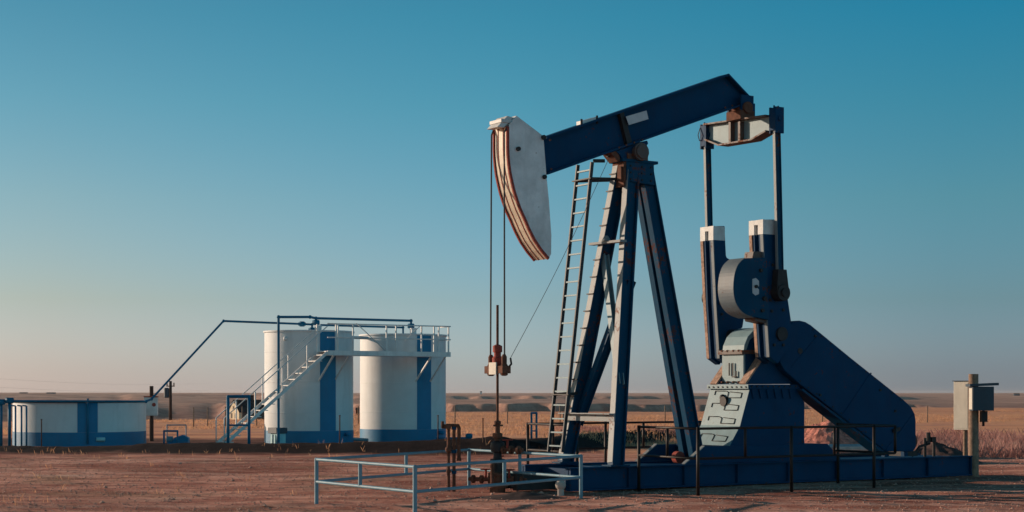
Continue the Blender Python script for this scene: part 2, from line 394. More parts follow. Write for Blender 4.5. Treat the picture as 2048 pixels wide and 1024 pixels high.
def stuff_mesh(name, vs, fs, mat):
    me = bpy.data.meshes.new(name); me.from_pydata(vs, [], fs); me.materials.append(mat)
    o = bpy.data.objects.new(name, me); COL.objects.link(o); return o
OCT = [(1, 0, 0), (0, 1, 0), (-1, 0, 0), (0, -1, 0), (0, 0, 1), (0, 0, -.6)]
OCF = [(0, 1, 4), (1, 2, 4), (2, 3, 4), (3, 0, 4), (1, 0, 5), (2, 1, 5), (3, 2, 5), (0, 3, 5)]
def stones(n_, place, smin, smax):
    vs = []; fs = []
    for k in range(n_):
        q = place()
        if q is None: continue
        x, y = q; s = smin + (smax - smin) * random.random() ** 3.5; z = ground(x, y); a = random.random() * 6.28; b = len(vs)
        for v in OCT:
            j = [random.uniform(0.75, 1.2) for _ in range(3)]
            X = v[0] * j[0] * s; Y = v[1] * j[1] * s * 0.8
            vs.append((x + X * cos(a) - Y * sin(a), y + X * sin(a) + Y * cos(a), z + s * 0.2 + v[2] * j[2] * s * 0.6))
        fs += [tuple(b + i for i in f) for f in OCF]
    return vs, fs
def fan(y0, y1, m=1.12):
    def f():
        y = y0 + (y1 - y0) * random.random() ** 1.3
        return random.uniform(-1, 1) * y * 0.31 * m, y
    return f
M['stone'] = plain('gravel stones', (0.52, 0.31, 0.24), 0.9, 0.5, 7)
vs_, fs_ = stones(30000, fan(24, 50), 0.006, 0.032)
v2, f2 = stones(260, fan(25, 53), 0.02, 0.075); b_ = len(vs_); vs_ += v2; fs_ += [tuple(b_ + i for i in f) for f in f2]
v2, f2 = stones(170, lambda: (random.gauss(.1, .9), random.gauss(31.3, .7)), 0.01, 0.06); b_ = len(vs_); vs_ += v2; fs_ += [tuple(b_ + i for i in f) for f in f2]
tag(stuff_mesh('gravel', vs_, fs_, M['stone']), 'loose pinkish gravel scattered over the bare dirt of the well pad', 'gravel', kind='stuff')

def blades(n_, place, hmin, hmax, wd, nb, spread):
    vs = []; fs = []
    for k in range(n_):
        q = place()
        if q is None: continue
        x, y = q; z = ground(x, y)
        for b_i in range(nb):
            a = random.random() * 6.28; h = random.uniform(hmin, hmax); ax = x + random.gauss(0, spread); ay = y + random.gauss(0, spread)
            lx = random.gauss(0, 0.28) * h; ly = random.gauss(0, 0.28) * h; i = len(vs)
            vs += [(ax - wd * cos(a), ay - wd * sin(a), z - 0.01), (ax + wd * cos(a), ay + wd * sin(a), z - 0.01),
                   (ax + lx * 0.45 + wd * .6 * cos(a), ay + ly * .45 + wd * .6 * sin(a), z + h * 0.6), (ax + lx, ay + ly, z + h)]
            fs += [(i, i + 1, i + 2), (i, i + 2, i + 3)]
    return vs, fs
def leafmat(name, stops):
    m, n, p = newmat(name); geo = N(n, 'ShaderNodeNewGeometry').outputs['Position']
    a = noisenode(n, 0.35, 6, 0.7, geo); cr_ = ramp(n, a.outputs[0], stops).outputs[0]; n.links.new(cr_, p.inputs['Base Color'])
    tr = N(n, 'ShaderNodeBsdfTranslucent'); n.links.new(cr_, tr.inputs[0]); ms = N(n, 'ShaderNodeMixShader'); ms.inputs[0].default_value = 0.5
    n.links.new(p.outputs[0], ms.inputs[1]); n.links.new(tr.outputs[0], ms.inputs[2]); n.links.new(ms.outputs[0], n.nodes['Material Output'].inputs[0])
    p.inputs['Roughness'].default_value = 0.9; p.inputs['Specular IOR Level'].default_value = 0.1
    return m
M['grass'] = leafmat('dry grass', [(0.3, (0.46, 0.21, 0.13)), (0.5, (0.66, 0.36, 0.20)), (0.7, (0.72, 0.45, 0.27))])
M['redweed'] = leafmat('red brown weeds', [(0.3, (0.26, 0.12, 0.11)), (0.5, (0.42, 0.22, 0.19)), (0.7, (0.50, 0.31, 0.25))])
def field():
    y = 60 + 130 * random.random() ** 1.4; x = random.uniform(-1, 1) * y * 0.35
    if x < 1.5 and y < 76: return None
    if fbm(x * 0.05, y * 0.02, 3) < -0.12: return None
    return x, y
v_, f_ = blades(20000, field, 0.04, 0.16, 0.016, 5, 0.25)
tag(stuff_mesh('prairie_grass', v_, f_, M['grass']), 'dry orange prairie grass on the plain beyond the well pad', 'grass', kind='stuff')
def red():
    if random.random() < 0.62:
        y = random.uniform(50, 72); x = random.uniform(12.5, 26)
        if x / y < 0.235 or fbm(x * 0.35, y * 0.35, 6) < -0.05: return None
    else:
        return None
    return x, y
def redlow():
    y = random.uniform(58, 92); x = random.uniform(2.5, 16)
    if fbm(x * 0.2, y * 0.2, 6) < -0.05 or (y < 70 and x < 13): return None
    return x, y
v_, f_ = blades(5200, red, 0.10, 0.55, 0.012, 7, 0.28)
v2, f2 = blades(5000, redlow, 0.05, 0.24, 0.014, 6, 0.3); b_ = len(v_); v_ += v2; f_ += [tuple(b_ + i for i in f) for f in f2]
tag(stuff_mesh('red_weeds', v_, f_, M['redweed']), 'tall reddish dry weeds in a band behind the cabinets and base', 'weeds', kind='stuff')
def sparse():
    x, y = fan(29, 56)()
    if fbm(x * 0.2, y * 0.35, 8) < 0.12 or (-4 < x < 12 and y < 44): return None
    return x, y
v_, f_ = blades(420, sparse, 0.04, 0.17, 0.006, 5, 0.06)
def bermw():
    return random.uniform(-18, 1.5), random.gauss(53.2, 0.7)
v2, f2 = blades(60, bermw, 0.05, 0.2, 0.005, 3, 0.05)
b_ = len(v_); v_ += v2; f_ += [tuple(b_ + i for i in f) for f in f2]
tag(stuff_mesh('weed_tufts', v_, f_, M['grass']), 'sparse straw coloured weed tufts on the pad and along the dark berm', 'weeds', kind='stuff')

# ------------------------------------------------------------------ pump jack
PJ = Frame(-0.29, 33.0, 33)
pj = empty('pump_jack', (PJ.o[0], PJ.o[1], 0), 33, 'large dark blue pump jack with a white horse head, tilted head down over the well', 'pump jack')
def PP(pts, t): return [PJ.P(x, y, t) for x, y in pts]
def slab(pts, t0, t1, tp=None):
    """outline measured in the plane tp, thick from t0 to t1"""
    q = PP(pts, t1 if tp is None else tp); return [Vector((v.x, -t0, v.z)) for v in q], Vector((0, -(t1 - t0), 0))

# base: two long beams with cross members and deck
Z0 = 0.50
s0 = PJ.P(1140, 985, .9).x; s1 = PJ.P(1944, 950, .9).x
base = MB()
for t in (-.82, .82):
    base.box(s0, s1, -t - .012, -t + .012, 0.06, Z0 - 0.03)
    base.box(s0, s1, -t - .1, -t + .1, 0.03, 0.06); base.box(s0, s1, -t - .1, -t + .1, Z0 - 0.03, Z0)
    for k in range(9):
        x = s0 + 0.02 + (s1 - s0 - .04) * k / 8; base.box(x - .01, x + .01, -t - .09, -t + .09, 0.06, Z0 - 0.03)
for k in range(8):
    x = s0 + 0.5 + (s1 - s0 - 1.0) * k / 7; base.box(x - .08, x + .08, -.71, .71, 0.12, Z0 - 0.06)
base.box(s0 + 1.2, s1, -.72, .72, Z0 - .052, Z0 - .035)
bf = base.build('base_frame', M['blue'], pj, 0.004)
# lower well-side extension of the skid
e = MB()
for t in (-.35, .35): e.box(s0 - .95, s0 - .02, -t - .08, -t + .08, 0.05, 0.38)
e.box(s0 - .95, s0 - .85, -.27, .27, 0.08, .33)
e.build('skid_tongue', M['dark'], pj, 0.004)
# raised sub base below gearbox
skp = [PJ.P(x, y, .84) for x, y in ((1370, 932), (1410, 895), (1655, 895), (1682, 925))]
for q in skp: q.z = Z0 + .004 if q.z < 0.7 else 0.86
for ta, tb in ((-.84, -.78), (.78, .84)):
    sb = MB(); sb.prism([Vector((q.x, -ta, q.z)) for q in skp], (0, -(tb - ta), 0)); so_ = sb.build('skid_side_plate', M['blue'], pj, 0.004)
    sb = MB(); sb.bar((skp[0].x - .02, -(ta + tb) / 2, skp[0].z), (skp[1].x - .02, -(ta + tb) / 2, skp[1].z + .01), .10, .02); sb.build('lit_edge_strip', M['sunlit'], so_)  # slanted edge painted pale as if catching sun
sb = MB(); sb.box(skp[1].x + .5, skp[2].x, -.775, .775, .80, .855)
for k in range(5): x = skp[1].x + .55 + k * .62; sb.box(x, x + .1, -.775, .775, Z0 + .005, .798)
sb.build('skid_deck', M['blue'], pj)

# samson post
def ibeam(mb, p0, p1, dep, wid, side, tf=0.035):
    """flanges at +-dep/2 across, wid along side"""
    p0 = Vector(p0); p1 = Vector(p1); d = (p1 - p0).normalized(); a = Vector(side); a = (a - d * a.dot(d)).normalized(); b = d.cross(a)
    for k in (-1, 1): mb.bar(p0 + b * k * (dep - tf) / 2, p1 + b * k * (dep - tf) / 2, wid, tf, side)
    mb.bar(p0, p1, 0.03, dep - 2 * tf, side)
ZT = PJ.P(1262, 318, 0).z
TOPS = 3.36
FF = 2.40
def lit_face(p0, p1, dep, wid, par):
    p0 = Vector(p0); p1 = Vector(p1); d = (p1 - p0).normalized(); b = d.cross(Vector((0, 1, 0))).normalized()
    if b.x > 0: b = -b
    m = MB(); m.bar(p0 + b * (dep / 2 + .006) + d * .06, p1 + b * (dep / 2 + .006), wid - .01, .012); o = m.build('lit_face_plate', M['sunlit'], par); o['label'] = 'pale outer face strip painted as sunlit'; return o  # pale strip on the sun side, light put into its colour
def leg(name, p0, p1, dep=.30, wid=.18, mat='leg'):
    m = MB(); ibeam(m, p0, p1, dep, wid, (0, 1, 0)); m.box(p0[0] - .24, p0[0] + .24, p0[1] - .16, p0[1] + .16, p0[2] - .0, p0[2] + .03)
    lo = m.build(name, M[mat], pj, 0.004); lit_face(p0, p1, dep, wid, lo); return lo
def corner(px, py, tc, t): q = PJ.P(px, py, tc); return Vector((q.x + .15, -t, q.z))
def ext(a, b, z): k = (z - a.z) / (b.z - a.z); return a + (b - a) * k
_a = corner(1227, 900, .95, .86); _b = corner(1257, 345, .23, .14); nearF = ext(_a, _b, Z0 + .005); nearT = ext(_a, _b, ZT - .12)
_a = corner(1131, 890, -.77, -.86); _b = corner(1231, 360, -.05, -.14); farF = ext(_a, _b, Z0 + .005); farT = ext(_a, _b, ZT - .12)
leg('front_leg', nearF, nearT); leg('front_leg', farF, farT)
backF = Vector((PJ.P(1386, 922, 0).x, 0, Z0 + .005)); backT = Vector((TOPS + .26, 0, ZT - .10))
# rear leg: two channels side by side with battens
for k in (-1, 1):
    m = MB(); q = Vector((0, k * .16, 0)); q2 = Vector((0, k * .11, 0)); ibeam(m, backF + q, backT + q2, .30, .16, (0, 1, 0), .03)
    m.build('rear_leg', M['leg'], pj, 0.004)
m = MB(); m.box(backF.x - .3, backF.x + .3, -.32, .32, Z0 + .002, Z0 + .04); m.build('rear_foot_plate', M['blue'], pj)
def lerp(a, b, z): k = (z - a.z) / (b.z - a.z); return a + (b - a) * k
# rung pegs up the far front leg
m = MB()
for k in range(17):
    q = lerp(farF, farT, 1.2 + k * 0.36); m.bar(q + Vector((-.175, -.10, 0)), q + Vector((-.175, .13, 0)), .03, .025, (1, 0, 0))
m.build_each('step_peg', M['dark'], pj)
# crossbars and X bracing in the front frame, sunlit ones painted pale
def zz(py): return PJ.P(1230, py, 0.3).z
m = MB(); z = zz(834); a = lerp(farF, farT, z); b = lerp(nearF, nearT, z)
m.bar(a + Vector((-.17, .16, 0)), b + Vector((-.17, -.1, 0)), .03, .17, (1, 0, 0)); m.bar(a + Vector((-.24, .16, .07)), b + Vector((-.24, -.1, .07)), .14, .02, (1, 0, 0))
m.build('cross_bar', M['sunlit'], pj, 0.003)
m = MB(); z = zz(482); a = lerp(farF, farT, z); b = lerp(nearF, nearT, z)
m.bar(a + Vector((-.20, .28, 0)), b + Vector((-.20, -.12, 0)), .16, .05, (1, 0, 0)); m.tube(a + Vector((-.2, -.25, .03)), a + Vector((-.2, -.25, .14)), .10, 8, .04); m.build('cross_bar', M['sunlit'], pj)
m = MB(); a = lerp(farF, farT, zz(505)); b = lerp(nearF, nearT, zz(770)); ibeam(m, a, b, .13, .15, (0, 1, 0), .02); m.build('diagonal_brace', M['bluelit'], pj, 0.003)
m = MB(); a = lerp(nearF, nearT, zz(560)) + Vector((.12, 0, 0)); b = lerp(farF, farT, zz(850)) + Vector((.12, 0, 0)); ibeam(m, a, b, .2, .16, (0, 1, 0), .02); m.build('diagonal_brace', M['leg'], pj, 0.003)
# top cap, saddle bearing
m = MB(); m.box(TOPS - .42, TOPS + .52, -.24, .24, ZT - .10, ZT - .04)
m.prism([(TOPS - .30, -.22, ZT - .1), (TOPS + .42, -.22, ZT - .1), (TOPS + .44, -.22, ZT - .55), (TOPS - .30, -.22, ZT - .5)], (0, .03, 0))
m.prism([(TOPS - .30, .19, ZT - .1), (TOPS + .42, .19, ZT - .1), (TOPS + .44, .19, ZT - .55), (TOPS - .30, .19, ZT - .5)], (0, .03, 0))
m.build('post_cap', M['leg'], pj, 0.006)
m = MB(); m.box(TOPS - .36, TOPS - .28, -.20, .20, ZT - .62, ZT - .10); m.box(TOPS - .40, TOPS - .36, -.16, -.02, ZT - .5, ZT - .2); m.build('front_plate', M['rust'], pj, .006)
m = MB()
for k in range(3):
    for t in (-.245, .22):
        for x in (-.2, .1, .34): m.tube((TOPS + x, t, ZT - .18 - k * .14), (TOPS + x, t + .025, ZT - .18 - k * .14), .022, 6)
m.build_each('cap_bolt', M['dark'], pj)
m = MB(); m.tube((TOPS + .02, -.36, ZT + .12), (TOPS + .02, .36, ZT + .12), .15, 14); m.box(TOPS - .26, TOPS + .28, -.20, .20, ZT - .04, ZT + .08)
for t in (-.3, .3): m.tube((TOPS + .02, t - .03, ZT + .12), (TOPS + .02, t + .03, ZT + .12), .19, 14)
m.build('centre_bearing', M['rustypaint'], pj, 0.004)

# walking beam
HB = .17
wt = PP([(1093, 273), (1458, 147)], HB); wb = PP([(1097, 349), (1462, 219)], HB)
tl, tr, bl, br = wt[0], wt[1], wb[0], wb[1]
axis = (tr - tl).normalized(); nrm = Vector((-axis.z, 0, axis.x))
def mid(v): return Vector((v.x, 0, v.z))
tl, tr, bl, br = map(mid, (tl, tr, bl, br)); 
endp = PP([(1501, 193), (1497, 206)], HB); e1, e2 = mid(endp[0]), mid(endp[1])
m = MB(); web = [tl, tr, e1, e2, br, bl]
m.prism([v + Vector((0, -.02, 0)) for v in web], (0, .04, 0))
def fl(a, b, th, w_, up):
    d = (b - a).normalized(); nn = Vector((-d.z, 0, d.x)) * (th * up)
    m.prism([a + Vector((0, -w_, 0)), b + Vector((0, -w_, 0)), b + nn + Vector((0, -w_, 0)), a + nn + Vector((0, -w_, 0))], (0, 2 * w_, 0))
fl(tl, tr, .045, HB, -1); fl(bl, br, .045, HB, 1); fl(tr, e1, .035, HB, -1); fl(br, e2, .03, HB, 1)
wbm = m.build('walking_beam', M['blue'], pj, 0.004)
# stiffener plates, both sides
m = MB(); q = PP([(1238, 226), (1246, 224), (1266, 297), (1256, 301)], .10)
for t0 in (-.13, .02):
    m.prism([Vector((v.x, t0, v.z)) for v in q], (0, .11, 0))
m.build('stiffener', M['dark'], wbm)
# blank plate fixed to the flange tips
m = MB(); q = PP([(1252, 233), (1293, 221), (1297, 238), (1258, 250)], .19); m.prism(q, (0, .012, 0)); m.build('name_plate', M['plate'], wbm)
m = MB(); q = PP([(1164, 249), (1194, 239), (1194, 233), (1164, 241)], .12); m.prism(q, (0, .2, 0)); m.build('beam_top_bracket', M['white'], wbm)
m = MB()
for px, py in ((1163, 243), (1194, 236)): q = PJ.P(px, py, .12); m.tube(q + Vector((0, 0, -.12)), q + Vector((0, 0, .05)), .025, 6)
m.build_each('bracket_bolt', M['dark'], wbm)
m = MB()
for px, py in ((1252, 292), (1268, 287), (1284, 282), (1238, 297), (1450, 217), (1464, 213), (1100, 282), (1102, 340)):
    q = PJ.P(px, py, .17); m.tube(q + Vector((0, .0, .02)), q + Vector((0, -.02, .02)), .022, 6)
m.build_each('beam_bolt', M['rust'], wbm)
# saddle under the beam
m = MB(); q = PP([(1232, 303), (1294, 281), (1296, 287), (1284, 305), (1284, 318), (1246, 322), (1240, 310)], .16); m.prism([Vector((v.x, -.17, v.z)) for v in q], (0, .34, 0)); m.build('saddle', M['blue'], wbm, 0.004)
m = MB(); q = PP([(1222, 305), (1234, 302), (1244, 322), (1236, 323)], .16); m.prism([Vector((v.x, -.15, v.z)) for v in q], (0, .30, 0)); m.build('saddle_clip', M['rust'], wbm)

# horse head
HH = .26
side = [(1033, 231), (1087, 272), (1090, 310), (1093, 350), (1098, 400), (1103, 470), (1102.5, 508), (1098, 517), (1083, 499), (1069.6, 479), (1059, 458), (1049.7, 436), (1041.5, 418), (1034.7, 399), (1029, 381), (1024.8, 363), (1021, 345), (1018.5, 326), (1017, 308), (1016.5, 293), (1016.5, 253)]
m = MB(); a, v = slab(side, -HH, HH); m.prism(a, v); hh = m.build('horse_head', M['head'], pj, 0.006)
front = [PJ.P(x, y, HH) for x, y in side[7:]]
cu = []                                            # finer curve for the front strip
for i in range(len(front) - 1):
    for k in range(3): cu.append(front[i].lerp(front[i + 1], k / 3))
cu.append(front[-1])
def strip(t0, t1, off, th, nm, mat):
    m = MB()
    for a, b in zip(cu, cu[1:]):
        d = (b - a).normalized(); nn = Vector((-d.z, 0, d.x));
        if nn.x > 0: nn = -nn
        m.prism([Vector((a.x, -t0, a.z)) + nn * off, Vector((b.x, -t0, b.z)) + nn * off, Vector((b.x, -t0, b.z)) + nn * (off + th), Vector((a.x, -t0, a.z)) + nn * (off + th)], (0, -(t1 - t0), 0))
    return m.build(nm, mat, hh)
M['track'] = paint('cable track cream paint', (0.62, 0.54, 0.42), 0.45, rustcol=(0.3, 0.1, 0.06), scale=1.6)
strip(-HH + .05, HH - .05, .0, .012, 'cable_track', M['track'])
for t in (-HH - .01, HH - .035, ): strip(t, t + .042, -.02, .055, 'track_rim', M['redrust'])
for t in (-.10, .088): strip(t, t + .016, .008, .014, 'track_groove', M['redrust'])
m = MB()
for px, py, r in ((1035.5, 298, .045), (1086, 275, .05), (1088, 354, .045)): q = PJ.P(px, py, HH); m.tube(q + Vector((0, .02, 0)), q + Vector((0, -.05, 0)), r, 8)
m.build_each('head_pin', M['dark'], hh)
# hanger on top of the head with the wire line wrapped over
m = MB(); q = PJ.P(1020, 243, HH); m.box(q.x - .18, q.x + .12, -.22, .22, q.z - .02, q.z + .05)
m.prism([(q.x - .26, -.2, q.z - .12), (q.x - .02, -.2, q.z + .12), (q.x + .12, -.2, q.z + .10), (q.x - .1, -.2, q.z - .12)], (0, .4, 0))
m.build('wireline_hanger', M['white'], hh, 0.005)

# bridle cables, carrier bar, polished rod
def wt_(t, py): return Vector((0, -t, PJ.P(995, py, 0).z))
for t in (-.245, .245):
    topq = PJ.P(1017 if t > 0 else 990, 253, t); 
    xf = PJ.P(983 if t < 0 else 1008.5, 300, t).x
    m = MB(); m.path([Vector((topq.x, -t, topq.z + .02)), Vector((xf, -t, PJ.P(1000, 268, 0).z)), Vector((PJ.P(981 if t < 0 else 1009, 700, t).x, -t, PJ.P(1000, 725, 0).z))], .017, 8)
    m.build('bridle_cable', M['cable'], pj)
cz = PJ.P(995, 738, 0).z
m = MB(); m.box(-.10, .10, -.34, .34, cz - .09, cz + .06); m.build('carrier_bar', M['rust'], pj, 0.008)
for t in (-.245, .245):
    m = MB(); m.lathe([(.04, -.16), (.075, -.14), (.075, .05), (.055, .08), (.055, .22), (.03, .27)], (0, -t, cz + .02), 10); m.build('cable_socket', M['rust'], pj)
m = MB(); m.lathe([(.07, 0), (.105, .02), (.105, .16), (.07, .2), (.07, .27), (.095, .28), (.095, .40), (.035, .43)], (0, 0, cz + .06), 12); m.build('rod_clamp', M['redrust'], pj)
m = MB(); m.box(-.13, -.10, -.14, .12, cz - .11, cz + .13); m.build('load_cell_plate', M['boxcream'], pj)
m = MB(); m.tube((0, 0, .95), (0, 0, PJ.P(995, 610, 0).z), .026, 10); m.build('polished_rod', M['rust'], pj)
# thin control cable from the beam clamp to the carrier bar
m = MB(); a = PJ.P(1219, 314, .0); b = PJ.P(1021, 716, .38); pts = [a.lerp(b, k / 8) + Vector((0, 0, -.12 * sin(pi * k / 8))) for k in range(9)]
m.path(pts, .006, 5); m.build('signal_cable', M['cable'], pj)
m = MB(); m.path([b, b + Vector((.02, 0, -.12)), Vector((.06, -.25, cz))], .02, 6); m.build('cable_fitting', M['dark'], pj)
m = MB(); m.box(a.x - .05, a.x + .05, -.04, .04, a.z, a.z + .1); m.build('cable_fitting', M['dark'], pj)

# ladder
lt = PJ.P(1170, 327, -.30); lb = PJ.P(1111, 904, -.95)
ux = Vector((0, 1, 0)); hw = .255
m = MB()
for k in (-1, 1): m.bar(lb + ux * hw * k, lt + ux * hw * k, .035, .075)
M['ladder'] = paint('worn ladder paint', (0.025, 0.038, 0.05), 0.6, rustcol=(0.12, 0.06, 0.04))
ld = m.build('ladder', M['ladder'], pj)
nr = 21
for k in range(nr):
    q = lb.lerp(lt, (k + .45) / nr); m = MB(); m.bar(q - ux * hw, q + ux * hw, .05, .03, (1, 0, 0)); m.build('rung', M['bluelit'], ld)
for py, dx in ((361, .62), (789, .35)):
    q = lerp(lb, lt, PJ.P(1170, py, -.4).z); z = q.z; f = lerp(farF, farT, z)
    for k in (-1, 1): m = MB(); m.bar(q + ux * hw * k, Vector((f.x - .1, f.y + k * .1, z + .03)), .03, .06); m.build('ladder_bracket', M['dark'], ld)
    m = MB(); m.bar(q - ux * (hw + .08), q + ux * (hw + .08), .12, .025, (1, 0, 0)); m.build('ladder_bracket', M['dark'], ld)
m = MB(); m.bar(lt + Vector((0, -hw - .05, 0.02)), lt + Vector((.28, -hw - .05, .04)), .04, .07); m.build('ladder_bracket', M['dark'], ld)

# equalizer and tail bearing
SE = 6.36
def EQ(pts, s_=SE): return [PJ.Q(x, y, s_) for x, y in pts]
m = MB(); panel = EQ([(1419, 252), (1541, 234), (1541, 262), (1530, 271), (1511, 279), (1446, 290), (1432, 287), (1419, 278)])
m.prism([v + Vector((-.01, 0, 0)) for v in panel], (.02, 0, 0)); eqm = m.build('equalizer_beam', M['bluelit'], pj)  # web panel painted pale for the sun on it
m = MB()
def eqbar(p, q, w_=.30, h_=.035): a, b = EQ([p, q]); m.bar(a, b, w_, h_, (1, 0, 0))
eqbar((1416, 250), (1541, 232)); eqbar((1446, 291), (1512, 280)); eqbar((1419, 280), (1446, 291)); eqbar((1512, 280), (1541, 263))
m.build('flange', M['rustypaint'], eqm)
for x in (1468, 1487):
    m = MB(); a, b = EQ([(x, 244), (x, 286)]); m.bar(a, b, .26, .07, (1, 0, 0)); m.build('stiffener', M['rustypaint'], eqm)
m = MB(); c_ = PJ.Q(1482, 218, SE); m.tube(c_ + Vector((0, -.26, 0)), c_ + Vector((0, .26, 0)), .13, 12)
m.box(SE - .2, SE + .2, -.24 , .24, c_.z - .26, c_.z - .06); m.build('tail_bearing', M['rust'], pj, 0.006)
m = MB()
for t in (-.22, .2): m.box(SE - .16, SE + .2, t, t + .06, c_.z - .06, c_.z + .28)
m.box(SE + .1, SE + .26, -.2, .2, c_.z - .16, c_.z + .12); m.build('bearing_bracket', M['blue'], pj, 0.006)

# pitman arms
PT = 1.16
pin = PJ.P(1557, 586, 1.1)
for sg in (1, -1):
    px0 = 1553 if sg > 0 else 1414
    a = PJ.P(px0, 240 if sg > 0 else 270, PT * sg); b = Vector((pin.x, -PT * sg, pin.z)); a.y = -PT * sg
    m = MB(); ibeam(m, a, b, .15, .085, (0, 1, 0), .02); pm = m.build('pitman_arm', M['leg'], pj, 0.003); lit_face(a, b, .15, .085, pm)
    t_ = PJ.P(px0, 215 if sg > 0 else 249, PT * sg).z
    m = MB()
    for k in (-1, 1): m.box(a.x - .12, a.x + .12, a.y + k * .085 - .02, a.y + k * .085 + .02, t_ - .56, t_)
    m.box(a.x - .12, a.x - .08, a.y - .065, a.y + .065, t_ - .50, t_ - .03); m.tube((a.x, a.y - .14, t_ - .25), (a.x, a.y + .14, t_ - .25), .06, 10)
    for dx in (-.07, .05): m.tube((a.x + dx, a.y, t_ - .02), (a.x + dx, a.y, t_ + .04), .02, 6)
    m.build('pitman_bracket', M['blue'], pm, 0.003)
    m = MB(); m.tube((b.x, b.y - .12, b.z), (b.x, b.y + .12, b.z), .18, 16); m.tube((b.x, b.y - .16, b.z), (b.x, b.y + .16, b.z), .09, 12)
    m.prism([(b.x - .14, b.y - .09, b.z + .5), (b.x + .1, b.y - .09, b.z + .5), (b.x + .18, b.y - .09, b.z), (b.x - .18, b.y - .09, b.z)], (0, .18, 0))
    m.build('wrist_pin_bearing', M['dark'], pm, 0.004)
# loop of wire at the far bracket
q = PJ.P(1407, 252, -1.25); m = MB(); m.path([q, q + Vector((-.1, 0, -.06)), q + Vector((-.16, 0, -.22)), q + Vector((-.12, 0, -.34)), q + Vector((.02, 0, -.34))], .010, 5); m.build('wire_loop', M['cable'], pj)

